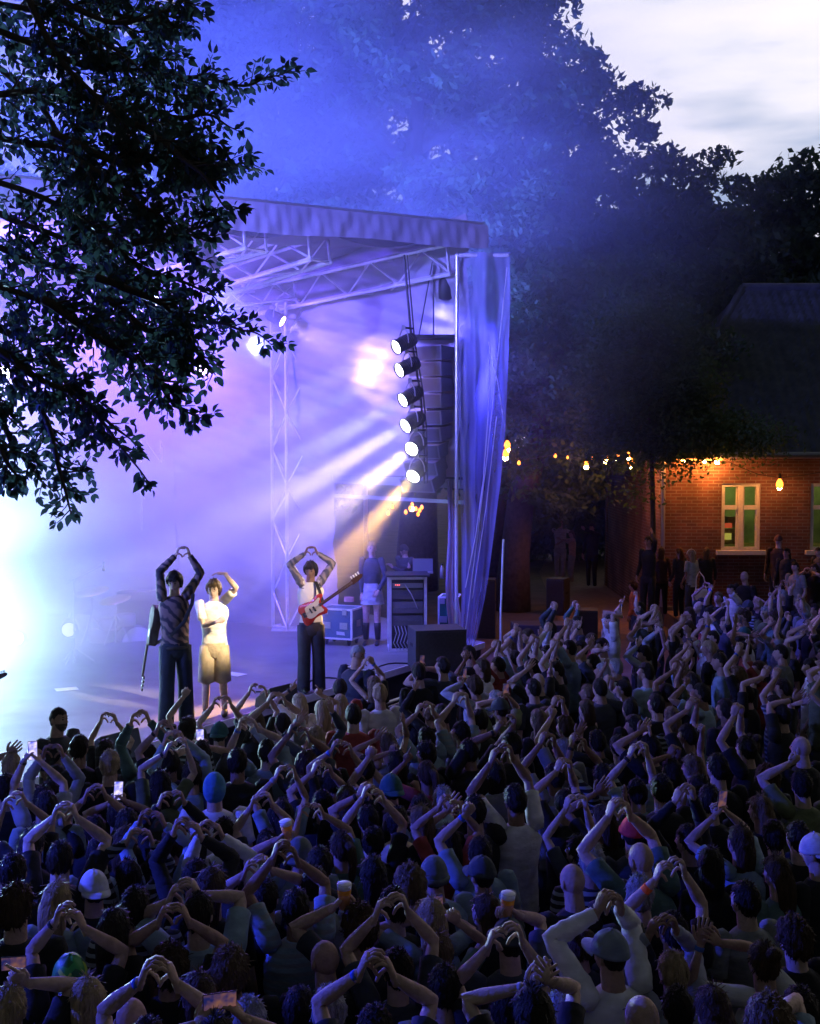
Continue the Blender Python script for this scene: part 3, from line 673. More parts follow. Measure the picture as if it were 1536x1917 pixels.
# hipped tile roof with real rolls
rx0=bx(1385)*1.138; rd=4.0; zr=Pd(1400,541,BD+rd).z; xr0=txy(1385,BD+rd)
e0=Vector((x0-.35,BD-.4,zt+.05)); e1=Vector((x1+.35,BD-.4,zt+.05)); r0_=Vector((xr0,BD+rd,zr)); r1_=Vector((x1+.35,BD+rd,zr))
def rface(u,v):
    a=e0.lerp(r0_,v); b=e1.lerp(r1_,v); p=a.lerp(b,u); n=Vector((0,-(zr-zt),0)).normalized()
    roll=.045*abs(math.sin(p.x*math.pi/.24)); step=.03*((v*16)%1)
    return tuple(p+Vector((0,-.6,.8))*(roll-step))
V=[];nu,nv=560,32
for i in range(nu+1):
    for j in range(nv+1): V.append(rface(i/nu,j/nv))
m=MB(); m.add(V,[(i*(nv+1)+j,(i+1)*(nv+1)+j,(i+1)*(nv+1)+j+1,i*(nv+1)+j+1) for i in range(nu) for j in range(nv)])
eb=Vector((x0-.35,BD+8.4,zt+.05)); ebr=Vector((x1+.35,BD+8.4,zt+.05))
m.add([e0,eb,r0_,ebr,r1_,e1],[(0,2,1),(1,2,4,3),(3,4,5)])
rfo=bsub(m,'roof',M_tile,smooth=False)
m=MB(); m.tube([r0_+Vector((0,0,.05)),r1_+Vector((0,0,.05))],.11,8); m.tube([e0,r0_+Vector((0,0,.05))],.09,8); bsub(m,'ridge',M_tile,rfo)
li=lamp('room_light','POINT',(bx(1400)-bld.location.x,2.2,zt-.6),None,(.85,1,.35),16,.15); li.parent=bld
li=lamp('room_light','POINT',(bx(1560)-bld.location.x,2.2,zt-.6),None,(.85,1,.35),16,.15); li.parent=bld
# ---------------------------------------------------------------- bulbs
M_bulb=emis('warm_bulb',(1,.27,.03),4.5); M_wire=mat('wire',(.01,.01,.01),.6)
def bulb(px,py,d,label,power=6,s=1.0,group='orange string lights'):
    p=Pd(px,py,d); rt=empty('light_bulb',p,label,'light bulb',group)
    m=MB(); m.lathe([(.004,-.06),(.03,-.045),(.04,-.015),(.034,.015),(.018,.04),(.012,.05)],(0,0,0),10); 
    for k in range(len(m.v)): m.v[k]=m.v[k]*s
    m.build('glass',M_bulb,rt,True)
    m=MB(); m.lathe([(.013*s,.05*s),(.016*s,.06*s),(.016*s,.1*s),(.005,.11*s)],(0,0,0),8); m.build('socket',M_wire,rt)
    if power: l=lamp('bulb_light','POINT',(0,0,-.1),None,(1,.36,.08),power*4,.05); l.parent=rt
BL=[(950,832,24,'upper bulb of the pair seen beside the clear sheet edge',8,1.6),(947,848,24,'lower bulb of the pair seen beside the clear sheet edge',8,1.6),(972,866,24,'faint bulb just right of the clear sheet edge',0,.8),
(1040,853,29.2,'small bulb among leaves left of the long string',0,.9),(1063,856,29.2,'tiny bulb among leaves, second from the left of the string',0,.7),(1098,867,29.2,'low bulb hanging under the leaves in mid string',8,1.3),(1110,858,29.2,'bulb close beside the low one in mid string',0,1.1),
(1135,856,29.2,'bulb in the middle of the bright right half of the string',5,1.1),(1156,852,29.2,'round bright bulb left of the last pair',12,1.5),(1178,850,29.2,'upper bulb of the bright pair at the string end',12,1.5),(1182,865,29.2,'lower bulb of the bright pair at the string end',14,1.9),
(1343,857,28.6,'bulb under the eave above the first window',22,1.3)]
for a in BL: bulb(*a)
bulb(1460,905,28.55,'large bright bulb on the brick wall between the windows',17,2.2,'wall bulbs')
for k,(px,py) in enumerate([(727,960),(760,958),(768,951),(772,944),(779,952),(786,955),(790,949),(783,962),(735,948)]):
    bulb(px,py,25+.2*k,['faint bulb far left in the loading opening','bulb at the left of the tight cluster in the opening','bulb in the upper part of the tight cluster in the opening','topmost bulb of the cluster seen in the opening','bulb at the centre of the cluster in the opening','bulb right of the cluster centre in the opening','rightmost bulb of the cluster in the opening','lowest bulb of the cluster in the opening','faint upper left bulb in the loading opening'][k],4 if k in(3,) else 0,.9)
def wire(pts,name,label):
    m=MB(); m.tube(pts,.008,4); tag(m.build(name,M_wire),label,'cable','string light cables')
wire([Pd(945,822,24),Pd(972,862,24.6),Pd(1040,851,29.2),Pd(1098,862,29.2),Pd(1140,853,29.2),Pd(1180,846,29.2),Pd(1240,856,28.8)],'light_cable','thin cable of the string lights running through the leaves')
wire([Pd(1343,852,28.6),Pd(1380,872,28.7),Pd(1420,888,28.6),Pd(1460,894,28.55),Pd(1500,890,28.6),Pd(1560,880,28.6)],'light_cable','thin cable drooping across the brick wall above the window')
# strip of light under the eave at the left
for k,px in enumerate((1275,1315)): 
    l=lamp('eave_light','POINT',(bx(px)-bld.location.x,-.22,zt-.13),None,(1,.30,.05),34,.04); l.parent=bld
m=MB(); m.box(((bx(1250)+bx(1348))/2,BD-.25,zt-.09),(bx(1348)-bx(1250),.03,.03)); bsub(m,'eave_strip',emis('eave_glow',(1,.3,.05),6))
# sand path behind
m=MB(); m.add([tuple(Pz(x,y,.004)) for x,y in ((1050,1175),(1010,1070),(1060,985),(1240,985),(1245,1045),(1240,1120),(1200,1190))],[(0,1,2,3,4,5,6)])
tag(m.build('path',mat('brown_paving',(.16,.095,.06),.9,noise=.35,nscale=6,bump=.4,bscale=12)),kind='structure')
m=MB(); m.add([tuple(Pz(x,y,.008)) for x,y in ((1050,1050),(1120,975),(1245,975),(1240,1018))],[(0,1,2,3)])
tag(m.build('road',mat('pale_road',(.10,.085,.08),.9,noise=.2,nscale=2)),kind='structure')

m=MB(); m.prism([(bx(1244),26.9),(x1,26.9),(x1,BD-.14),(bx(1244),BD-.14)],0.0,.35); tag(m.build('terrace',mat('terrace_brick',(.10,.06,.045),.9,noise=.4,nscale=5)),kind='structure')
# ---------------------------------------------------------------- people
M_skin=mat('skin',(.5,.33,.26),.55,noise=.22,nscale=22,objcol=True,spec=.12,bump=.35,bscale=45)
M_skin.node_tree.nodes['Principled BSDF'].inputs['Roughness'].default_value=.68
M_hair=mat('hair',(.05,.03,.02),.62,noise=.5,nscale=40,objcol=True,stretch=(1,1,.15),bump=1.0,bscale=110,spec=.22)
M_cloth=mat('cloth',(.2,.2,.2),.9,noise=.3,nscale=9,objcol=True,bump=1.0,bscale=8,stretch=(1,1,1.8))
M_denim=mat('trousers',(.03,.035,.05),.85,noise=.3,nscale=7,objcol=True,bump=.7,bscale=14)
M_lip=mat('lips',(.30,.10,.09),.5); M_shoe=mat('shoe',(.03,.028,.026),.5,noise=.2)
M_eye=mat('eye',(.01,.01,.012),.2)
M_capc=M_cloth.copy(); M_capc.name='cap_cloth'
_t=M_cloth.node_tree; _b=_t.nodes['Principled BSDF']; _src=_b.inputs['Base Color'].links[0].from_socket
_w=_t.nodes.new('ShaderNodeTexWave'); _w.bands_direction='Z'; _w.inputs['Scale'].default_value=6.5; _tc=_t.nodes.new('ShaderNodeTexCoord'); _t.links.new(_tc.outputs['Object'],_w.inputs[0])
_oi=_t.nodes.new('ShaderNodeObjectInfo'); _g=_t.nodes.new('ShaderNodeMath'); _g.operation='GREATER_THAN'; _g.inputs[1].default_value=.93; _t.links.new(_oi.outputs['Random'],_g.inputs[0])
_q=_t.nodes.new('ShaderNodeMath'); _q.operation='GREATER_THAN'; _q.inputs[1].default_value=.6; _t.links.new(_w.outputs[1],_q.inputs[0])
_m=_t.nodes.new('ShaderNodeMath'); _m.operation='MULTIPLY'; _t.links.new(_g.outputs[0],_m.inputs[0]); _t.links.new(_q.outputs[0],_m.inputs[1])
_x=_t.nodes.new('ShaderNodeMix'); _x.data_type='RGBA'; _t.links.new(_m.outputs[0],_x.inputs[0]); _t.links.new(_src,_x.inputs[6]); _x.inputs[7].default_value=(.24,.27,.30,1); _t.links.new(_x.outputs[2],_b.inputs['Base Color'])
def uvs(nu,nv):
    V=[];Fc=[]
    for j in range(nv+1):
        t=math.pi*j/nv
        for i in range(nu): a=2*math.pi*i/nu; V.append((math.sin(t)*math.sin(a),math.sin(t)*math.cos(a),math.cos(t)))
    for j in range(nv):
        for i in range(nu):
            k=(i+1)%nu; Fc.append((j*nu+i,(j+1)*nu+i,(j+1)*nu+k,j*nu+k))
    return np.array(V),Fc
def sm(a,b,x): t=np.clip((x-a)/(b-a),0,1); return t*t*(3-2*t)
def head_shape(D):
    """unit directions -> head surface (face looks along +y), centre between the ears"""
    x,y,z=D[:,0],D[:,1],D[:,2]
    P=np.stack([x*.074,y*.091,z*.113],1)
    low=sm(.0,-1,z)
    P[:,0]*=1+.05*sm(-.2,.5,z)*(1-sm(.75,1,z)); P[:,0]*=1-.26*low; P[:,1]+=.012*low; P[:,1]*=1-.12*low*(y<0)
    fr=sm(.55,.95,y)
    g=lambda cx,cz,sx,sz:np.exp(-((x-cx)/sx)**2-((z-cz)/sz)**2)*(y>0)
    P[:,1]+=.024*g(0,-.16,.13,.16)+.010*g(0,-.02,.09,.22)-.012*g(.33,.05,.17,.11)-.012*g(-.33,.05,.17,.11)+.007*g(0,.22,.6,.1)
    P[:,1]+=.008*g(0,-.50,.25,.05)+.007*g(0,-.62,.22,.05)-.006*g(0,-.56,.3,.035)+.012*g(0,-.86,.3,.12)
    return P
HD,HF=uvs(26,20); HV=head_shape(HD)
HD2,HF2=uvs(14,11); HV2=head_shape(HD2)
def frame(yaw,pitch=0,roll=0):
    return np.array((Matrix.Rotation(yaw,3,'Z')@Matrix.Rotation(pitch,3,'X')@Matrix.Rotation(roll,3,'Y')))
def add_head(m,c,Mx,lod,sc=1.0):
    V,Fc=(HV,HF) if lod else (HV2,HF2)
    m.add(V*sc@Mx.T+c,Fc)
    ev,ef=uvs(8,6)
    for s in(-1,1):
        E=ev*np.array([.010,.019,.031])+np.array([s*.077,-.008,-.008]); m.add(E*sc@Mx.T+c,ef)
        if lod:
            m.m=1; E=ev*np.array([.012,.006,.007])+np.array([s*.030,.079,.008]); m.add(E*sc@Mx.T+c,ef)
            E=ev*np.array([.019,.005,.0035])+np.array([s*.031,.084,.032]); m.add(E*sc@Mx.T+c,ef); m.m=0
    if lod:
        m.m=2; E=ev*np.array([.022,.006,.005])+np.array([0,.088,-.063]); m.add(E*sc@Mx.T+c,ef); m.m=0
# hair meshes in head space (shared)
def hnoise(D,amp,f,seed):
    return amp*(np.sin(D[:,0]*f+seed)*np.sin(D[:,1]*f*1.1+2*seed)+.6*np.sin(np.arctan2(D[:,0],D[:,1])*f*2.2+D[:,2]*3+seed))
def hair_mesh(kind,seed=1,hi=False):
    D,Fc=uvs(60,40) if hi else uvs(36,24); x,y,z=D.T
    m=MB()
    P0=np.stack([x*.076,y*.094,z*.115],1); low=sm(0,-1,z); P0[:,0]*=1-.30*low
    # hairline: above the forehead, down to the nape at the back
    line={'short':-.62,'buzz':-.55,'long':-.6,'bun':-.5,'curly':-.7,'fade':-.55,'mop':-.75}.get(kind,-.6)
    lim=np.where(y>0, .50-.0*y, .50+(line-.50)*sm(0,.55,-y+.12)); az=np.arctan2(x,y); lim=np.where(y>0,.46-(.50*(1-sm(-.02,.42,y))),-.04+(line+.04)*sm(0,.45,-y))+.05*np.sin(az*7+seed)+.035*np.sin(az*17+seed*2)
    if kind=='mop': lim=np.where(y>0,.34-(.72*(1-sm(.1,.62,y))),-.40+(line+.40)*sm(0,.45,-y))+.07*np.sin(az*9+seed)+.04*np.sin(az*21)
    side=sm(-.10,.10,z-lim)
    th={'short':.012,'buzz':.004,'long':.016,'bun':.011,'curly':.028,'fade':.013,'mop':.026}.get(kind,.017)
    t=-.012+(th+.012)*side
    if kind=='fade': t=t+.018*sm(.2,.9,z)*side
    t=t+hnoise(D,{'curly':.009,'long':.002,'buzz':.0004}.get(kind,.002),{'curly':11,'buzz':20}.get(kind,7),seed)*side
    if kind=='curly': t=t+hnoise(D,.006,23,seed*3)*side
    if kind=='mop': t=t+hnoise(D,.006,8,seed*2)*side
    if kind in('short','fade'): t=t+hnoise(D,.003,21,seed*5)*side
    if hi: 
        az2=np.arctan2(x,y); t=t+(.0022*np.sin(az2*31+z*6+seed)+.0016*np.sin(az2*57-z*9+seed*2))*side*(1-sm(.85,1,z))
    P1=P0+D*t[:,None]; m.add(P1,Fc)
    if hi:
        rs=np.random.RandomState(seed+3); ok=np.where(side>.6)[0]; nb={'long':160,'buzz':90}.get(kind,420); bl={'long':.05,'buzz':.012,'curly':.035,'bun':.03}.get(kind,.028)
        idx=ok[rs.randint(0,len(ok),nb)]; wh=np.array([0,-.025,.075])
        for i_ in idx:
            p=P1[i_]-D[i_]*.002; n_=D[i_]; down=(p-wh)*np.array([1,1,.3])+np.array([0,0,-.05]); down=down-n_*np.dot(down,n_)+rs.normal(size=3)*(.03 if kind!='curly' else .07); down/=np.linalg.norm(down)+1e-9
            sd_=np.cross(n_,down); L_=bl*rs.uniform(.6,1.3); w_=rs.uniform(.0035,.007); cu=rs.uniform(-.02,.05)+(.10 if kind=='curly' else 0)
            m.add([p-sd_*w_,p+sd_*w_,p+down*L_*.55+n_*L_*cu+sd_*w_*.8,p+down*L_*.55+n_*L_*cu-sd_*w_*.8,p+down*L_+n_*L_*cu*.4],[(0,1,2,3),(3,2,4)])
    if kind in('long','longw'):
        V=[];n=72 if hi else 30;rows=22 if hi else 16; rs=np.random.RandomState(seed); ph=rs.uniform(0,6,n)
        for j in range(rows+1):
            f=j/rows; zc=.085-.42*f; rx=.058+.034*float(sm(0,.28,f))-.030*f*f; ry=(.066+.016*float(sm(0,.25,f)))*(1-.60*f); yc=-.022-.045*float(sm(0,.5,f))
            for i in range(n):
                a=2*math.pi*i/n; w=1+(.022 if hi else .012)*math.sin(i*2.1+f*2+math.sin(i*.7)*2)+.03*math.sin(a*4+f*5+seed)+.02*math.sin(a*9-f*3)
                fy=math.cos(a); yy=yc+ry*w*fy*( .45 if fy>0 else 1)
                V.append((rx*w*math.sin(a),yy,zc+ (-.02*math.sin(ph[i]) if j==rows else 0)))
        Fq=[(j*n+i,(j+1)*n+i,(j+1)*n+(i+1)%n,j*n+(i+1)%n) for j in range(rows) for i in range(n)]
        Fq.append(list(range(n))[::-1]); Fq.append([rows*n+i for i in range(n)])
        m.add(V,Fq)
    if kind=='bun':
        d,fc=uvs(16,12); d2=d*(1+hnoise(d,.06,7,seed))[:,None]; m.add(d2*np.array([.048,.045,.042])+np.array([0,-.075,.095]),fc)
    if kind=='pony':
        m.tube([(0,-.09,.05),(0,-.14,.03),(0,-.155,-.06),(0,-.14,-.18),(0,-.13,-.24)],[.03,.034,.034,.026,.008],10)
    return m
HAIRM={}
def hair_obj_mesh(kind,hi=False):
    key=(kind,hi)
    if key in HAIRM: return HAIRM[key]
    k={'short2':'short','long2':'long','pony':'short'}.get(kind,kind)
    m=hair_mesh('long' if k=='long' else k, {'short2':4,'long2':7}.get(kind,2),hi)
    if kind=='pony': m.tube([(0,-.09,.05),(0,-.14,.03),(0,-.155,-.06),(0,-.14,-.18),(0,-.13,-.24)],[.03,.034,.034,.026,.008],10)
    o=m.build('hair',M_hair,smooth=True); me=o.data; bpy.data.objects.remove(o); HAIRM[key]=me; return me
def cap_mesh(kind):
    if kind in HAIRM: return HAIRM[kind]
    D,Fc=uvs(28,16); m=MB()
    P=D*np.array([.092,.108,.128]); P[:,2]=np.maximum(P[:,2],.012+.02*(D[:,1]<0)*0); P[:,2]+= .004*np.sin(np.arctan2(D[:,0],D[:,1])*3)**2*(P[:,2]>.05)
    if kind in('beanie','hood'):
        P=D*np.array([.094,.110,.135])*(1+hnoise(D,.012,8,2))[:,None]; P[:,2]=np.maximum(P[:,2],-.02 if kind=='beanie' else -.13)
        if kind=='hood': P[:,1]-=.012; P[:,2]=P[:,2]+.01
    m.add(P,Fc)
    if kind=='beanie': m.tube([(.095*math.sin(a),.112*math.cos(a),-.012) for a in np.linspace(0,2*math.pi,25)],.012,6,flat=2.0)
    sgn={'cap':1,'capback':-1}.get(kind,0)
    if sgn:
        V=[];n=12
        for i in range(n+1):
            a=math.pi*(-.5+i/n)*.92
            for r_,zz in ((.0,.02),(.075,.006)):
                V.append((math.sin(a)*(.088+r_*.0)*(1), sgn*(math.cos(a)*(.085+r_)+.02),zz+.004-.012*abs(math.sin(a))))
        Vb=[(a,b,c-.006) for a,b,c in V]
        Fc2=[(2*i,2*i+1,2*i+3,2*i+2) for i in range(n)]; N_=len(V)
        Fb=[(2*i+N_,2*i+2+N_,2*i+3+N_,2*i+1+N_) for i in range(n)]; Fe=[(2*i+1,2*i+1+N_,2*i+3+N_,2*i+3) for i in range(n)]
        m.add(V+Vb,Fc2+Fb+Fe)
    if kind in('cap','capback'):
        ev,ef=uvs(8,6); m.add(ev*.009+np.array([0,0,.130]),ef)
    o=m.build('cap',M_capc,smooth=True); me=o.data; bpy.data.objects.remove(o); HAIRM[kind]=me; return me
def nrm(v): v=np.array(v,float); return v/(np.linalg.norm(v)+1e-9)
CURL={'open':(4,8,6),'heart':(38,46,38),'fist':(82,92,62),'grip':(48,52,38),'point':(4,4,4),'claw':(30,42,40),'relax':(18,24,16),'pinch':(34,38,20)}
def hand(m,w,f,n,side,kind,sc=1.0,lod=1,seed=0):
    """w wrist, f finger direction, n palm normal (fingers curl this way), side +1/-1 places the thumb"""
    w=np.array(w,float); f=nrm(f); n=np.array(n,float); n=nrm(n-f*np.dot(n,f)); l=np.cross(f,n)*side
    seg=7 if lod else 5; rs=np.random.RandomState(seed+7)
    P=[w-f*.035*sc,w,w+f*.03*sc,w+f*.06*sc,w+f*.088*sc]
    m.tube(P,[.024*sc,.024*sc,.034*sc,.041*sc,.036*sc],10 if lod else 6,flat=[.85,.75,.45,.38,.34],up=n)
    lens=[(.040,.026,.020),(.045,.029,.022),(.041,.027,.021),(.033,.021,.018)]
    fs=6 if lod else 4
    cr_=CURL[kind]
    for j in range(4):
        o=l*(.030-.020*j)*sc+f*(.082-.004*abs(j-1.3))*sc
        spread=(1.5-j)*(.10 if kind in('open','claw') else .02)
        d=nrm(f+l*spread); p=w+o; pts=[p]; a=0
        c3=cr_
        if kind=='point' and j>0: c3=CURL['fist']
        for q in range(3):
            a+=math.radians(c3[q]*(1+rs.uniform(-.12,.12)))
            p=p+(d*math.cos(a)+n*math.sin(a))*lens[j][q]*sc; pts.append(p)
        rr_=[.0095,.0090,.0083,.0068]
        if lod:
            pts=[pts[0],(pts[0]+pts[1])/2,pts[1],(pts[1]+pts[2])/2,pts[2],pts[3]]; rr_=[.0098,.0088,.0092,.0082,.0084,.0066]
        m.tube(pts,np.array(rr_)*sc,fs)
    # thumb leaves the side of the palm near its base
    tb=w+f*.022*sc+l*.026*sc
    if kind=='heart': t=[tb,tb+n*.025*sc+l*.010*sc+f*.012*sc,tb+n*.056*sc+f*.006*sc-l*.004*sc,tb+n*.080*sc-f*.016*sc-l*.012*sc]
    elif kind in('fist','grip','point'): t=[tb,tb+l*.014*sc+f*.03*sc+n*.018*sc,tb+f*.045*sc+n*.036*sc-l*.006*sc,tb+f*.05*sc+n*.044*sc-l*.03*sc]
    else: t=[tb,tb+l*.024*sc+f*.022*sc+n*.006*sc,tb+l*.036*sc+f*.05*sc+n*.010*sc,tb+l*.040*sc+f*.072*sc+n*.012*sc]
    m.tube(t,np.array([.014,.0115,.0105,.008])*sc,fs+1)
def ik(S,T,a,b,pole):
    d=T-S; L_=np.linalg.norm(d); mx=(a+b)*.995
    if L_>mx: T=S+d/L_*mx; d=T-S; L_=mx
    mn=abs(a-b)+.05
    if L_<mn: T=S+d/(L_+1e-6)*mn; d=T-S; L_=mn
    u=d/L_; x=(a*a-b*b+L_*L_)/(2*L_); h=math.sqrt(max(0,a*a-x*x)); p=pole-u*np.dot(pole,u); p=nrm(p)
    return S+u*x+p*h,T
SKIN=[(.40,.27,.22),(.45,.31,.25),(.37,.24,.19),(.43,.29,.23),(.26,.16,.12),(.47,.34,.28)]
HCOL={'dark':(.018,.013,.010),'brown':(.055,.032,.018),'blond':(.34,.25,.14),'grey':(.26,.26,.27),'red':(.13,.045,.02),'lightbrown':(.13,.085,.05)}
def person(x,y,zh,face,hands=None,hair='short',hcol='dark',top=(.05,.05,.06),sleeve='short',lod=1,female=False,name='person',label=None,group=None,
           skin=None,seed=0,headyaw=0,headpitch=0,legs=(.03,.035,.05),z0=0.0,stance=None,shorts=False,bulk=1.0,kinds=('heart','heart'),facelod=None,topname='shirt',skirt=None,poles=None,palmn=None,fdirs=None,legtype='trousers'):
    """face: unit direction (x,y). hands: list of two world points (left,right) or None for hanging arms. zh: world height of head centre"""
    rs=np.random.RandomState(seed); H=zh-z0+.115; k=H/1.75
    root=empty(name,(x,y,z0),label,'person',group)
    fw=nrm((face[0],face[1],0)); rt=np.array([fw[1],-fw[0],0.]); up=np.array([0,0,1.])
    O=np.zeros(3); wid=(.165 if female else .19)*k*bulk
    yaw=math.atan2(-fw[0],fw[1])
    HCn=np.array([0,0,H-.115])+fw*.015
    b=MB(); hm=frame(yaw+headyaw,headpitch); hsz=k**.5*(.97 if lod==2 else .93); add_head(b,HCn,hm,lod if facelod is None else facelod,hsz)
    nb=np.array([0,0,H-.30*k])-fw*.015
    seg=10 if lod else 7
    b.tube([nb-up*.05,nb+up*.03,HCn-up*.06-fw*.01,HCn-up*.02-fw*.01],[.075*k*bulk,.060*k,.056*k,.05*k],seg)
    # torso core (under the clothing) - one body
    tz=[.50,.56,.64,.72,.785,.82]; trx=[.155,.14,.15,.165,.15,.08]; 
    b.tube([up*H*z for z in tz],[r*k*(.9 if female else 1)*bulk for r in trx],seg,flat=.62,up=fw)
    raised=[False,False]; arms=[]
    for i,s in enumerate((-1,1)):
        hp=None if hands is None else hands[i]
        if hp is None:
            S=rt*s*wid+up*(H-.335*k); T=S+rt*s*.06+fw*.10-up*.50*k; pole=-fw*1.0+rt*s*.3; hd=-up; kn='relax'; pn=-rt*s
        else:
            hp=np.array(hp,float)-np.array([x,y,z0]); rise=np.clip((hp[2]-(H-.5*k))/(.6*k),0,1)
            S=rt*s*(wid-.035*rise)+up*(H-(.335-.08*rise)*k); T=hp; pole=rt*s*.75+up*.0+fw*.75; kn=kinds[i]; raised[i]=True; hd=None; pn=None
            if poles is not None and poles[i] is not None: pole=np.array(poles[i],float)
        E,T=ik(S,T,.285*k,.255*k,pole)
        if hd is None:
            fa=nrm(T-E)
            if kn=='heart': hd=nrm(fa*.35+up*.8-rt*s*.15); pn=-rt*s
            elif kn in('open','claw','point','relax'): hd=nrm(fa+up*.35); pn=fw if kn!='open' else nrm(fw-rt*s*.8)
            elif kn=='fist': hd=nrm(fa+up*.2); pn=fw
            elif kn=='pinch': hd=nrm(up*.7-rt*s*.6+fw*.2); pn=nrm(fw*.4-rt*s)
            elif kn=='grip': hd=nrm(fa*.3+fw*.3+up*.3-rt*s*.4); pn=-rt*s
        if palmn is not None and palmn[i] is not None: pn=np.array(palmn[i],float)
        if fdirs is not None and fdirs[i] is not None: hd=nrm(fdirs[i])
        arms.append((S,E,T))
        aw=(.78 if female else .90)*k*bulk**.5
        m1=(S+E)/2; m2=E+(T-E)*.3; m3=E+(T-E)*.7
        b.tube([S-(E-S)*.12,S,m1,E-(E-S)*.1,E,m2,m3,T],np.array([.050,.052,.044,.037,.0375,.041,.031,.0245])*aw,10 if lod else 7,flat=1)
        hand(b,T,hd,pn,-s,kn,.98*k*(.9 if female else 1.0),lod,seed+i)
    # legs
    hip=.50*H; fx=stance or ((-.10,0),(.10,.02))
    lg=[]
    for i,s in enumerate((-1,1)):
        hipP=rt*s*.09*k+up*hip; ft=rt*fx[i][0]+fw*fx[i][1]+up*.07; kn_=(hipP+ft)/2+fw*.03
        lg.append((hipP,kn_,ft))
        if lod==2: b.tube([hipP,(hipP+kn_)/2,kn_,kn_*.55+ft*.45-fw*.01,ft],np.array([.085,.07,.052,.052,.036])*k,12)
    sk=skin if skin is not None else SKIN[rs.randint(len(SKIN))]
    ob=b.build('body',[M_skin,M_eye,M_lip],root,True); ob.color=(*sk,1)
    # shirt
    c=MB(); tn=22 if lod else 12
    prof=[(.485,.178,.120),(.53,.172,.118),(.59,.160,.112),(.66,.168,.118),(.72,.183,.124),(.77,.190,.120),(.800,.182,.108),(.822,.145,.090),(.838,.095,.078),(.846,.068,.066)]
    if female: prof=[(a,r*.90,q*.95) for a,r,q in prof]
    if raised[0] or raised[1]: prof=[(a,r*(1-.06*(a>.78)),q) for a,r,q in prof]
    V=[]; NR=3 if lod else 1; pr=[]
    for i in range(len(prof)-1):
        for q in range(NR):
            f=q/NR; pr.append(tuple(prof[i][j]*(1-f)+prof[i+1][j]*f for j in range(3)))
    pr.append(prof[-1]); ph=rs.uniform(0,6,4)
    for (a,r_,q_) in pr:
        for i in range(tn):
            t=2*math.pi*i/tn; dsp=1+(.035*math.sin(t*3+a*22+ph[0])+.022*math.sin(t*5-a*37+ph[1])+.016*math.sin(t*9+a*60+ph[2]))*(1 if a<.8 else .3)
            V.append(rt*math.cos(t)*r_*k*bulk*dsp+fw*math.sin(t)*q_*k*bulk*dsp+up*a*H-fw*.012)
    n=len(pr); Fc=[(j*tn+i,j*tn+(i+1)%tn,(j+1)*tn+(i+1)%tn,(j+1)*tn+i) for j in range(n-1) for i in range(tn)]
    Fc.append(list(range(tn))[::-1]); Fc.append([(n-1)*tn+i for i in range(tn)])
    c.add(V,Fc)
    if sleeve!='none':
        for i,(S,E,T) in enumerate(arms):
            aw=k*bulk**.5*(.9 if female else 1)
            if sleeve=='short': pts=[S-(E-S)*.22,S,S+(E-S)*.25,S+(E-S)*.52,S+(E-S)*.66]; rd=[.055,.066,.062,.060,.064]
            else:
                end=T+(E-T)*.06; ex=[]; rd=[]
                ctrl=[(S-(E-S)*.22,.055),(S,.066),(S+(E-S)*.3,.058),(S+(E-S)*.6,.052),(S+(E-S)*.85,.049),(E,.050),(E+(end-E)*.2,.050),(E+(end-E)*.45,.046),(E+(end-E)*.7,.040),(E+(end-E)*.93,.035),(end,.036)]
                pts=[];
                for j in range(len(ctrl)-1):
                    for q in range(2 if lod else 1):
                        f=q/2; pts.append(ctrl[j][0]*(1-f)+ctrl[j+1][0]*f); rd.append((ctrl[j][1]*(1-f)+ctrl[j+1][1]*f)*(1+(.07*math.sin(j*5.1+q*3+ph[3]+i) if lod else 0)))
                pts.append(ctrl[-1][0]); rd.append(ctrl[-1][1])
            c.tube(pts,np.array(rd)*aw,12 if lod else 7)
    oc=c.build(topname,M_cloth,root,True); oc.color=(*top,1)
    # lower clothes
    t_=MB()
    if skirt is None:
        t_.tube([up*(hip-.10),up*(hip-.03),up*(hip+.06)],[.155*k,.168*k,.160*k],12 if lod else 8,flat=.68,up=fw)
        for (a,kk,ft) in lg:
            if shorts: t_.tube([a+up*.02,a*.6+kk*.4,kk*1.0-up*.03],[.098*k,.105*k,.108*k],14)
            elif legtype=='wide': t_.tube([a+up*.02,(a+kk)/2,kk,(kk+ft)/2,ft-up*.05],[.098*k,.094*k,.086*k,.088*k,.092*k],14)
            else: t_.tube([a+up*.02,(a+kk)/2,kk,(kk+ft)/2,ft],[.092*k,.082*k,.066*k,.06*k,.052*k],10 if lod else 6)
        ol=t_.build('shorts' if shorts else 'trousers',M_denim,root,True); ol.color=(*legs,1)
    else:
        pr2=[(.60,.135,.10),(.55,.16,.115),(.49,.18,.13),(.42,.20,.145),(.395,.205,.15)]
        V=[rt*math.cos(t)*r_*k*(1+.05*math.sin(t*7+a*9))+fw*math.sin(t)*q_*k*(1+.05*math.sin(t*7+a*9))+up*a*H for (a,r_,q_) in pr2 for t in np.arange(24)*2*math.pi/24]
        t_.add(V,[(j*24+i,(j+1)*24+i,(j+1)*24+(i+1)%24,j*24+(i+1)%24) for j in range(4) for i in range(24)]); ol=t_.build('skirt',M_cloth,root,True); ol.color=(*skirt,1)
    if lod==2 or skirt is not None:
        for (a,kk,ft) in lg:
            s_=MB()
            tp=kk if skirt is not None else ft+up*.05
            if skirt is not None: s_.tube([kk-up*.10,(kk+ft)/2,ft+up*.02],[.06*k,.058*k,.045*k],12)
            f0=ft-up*.03; s_.tube([f0-fw*.05-up*.005,f0+fw*.03,f0+fw*.12-up*.015,f0+fw*.18-up*.02],[.036,.042,.040,.026],10,flat=.75,up=up)
            so=s_.build('boot' if skirt is not None else 'shoe',M_shoe,root,True)
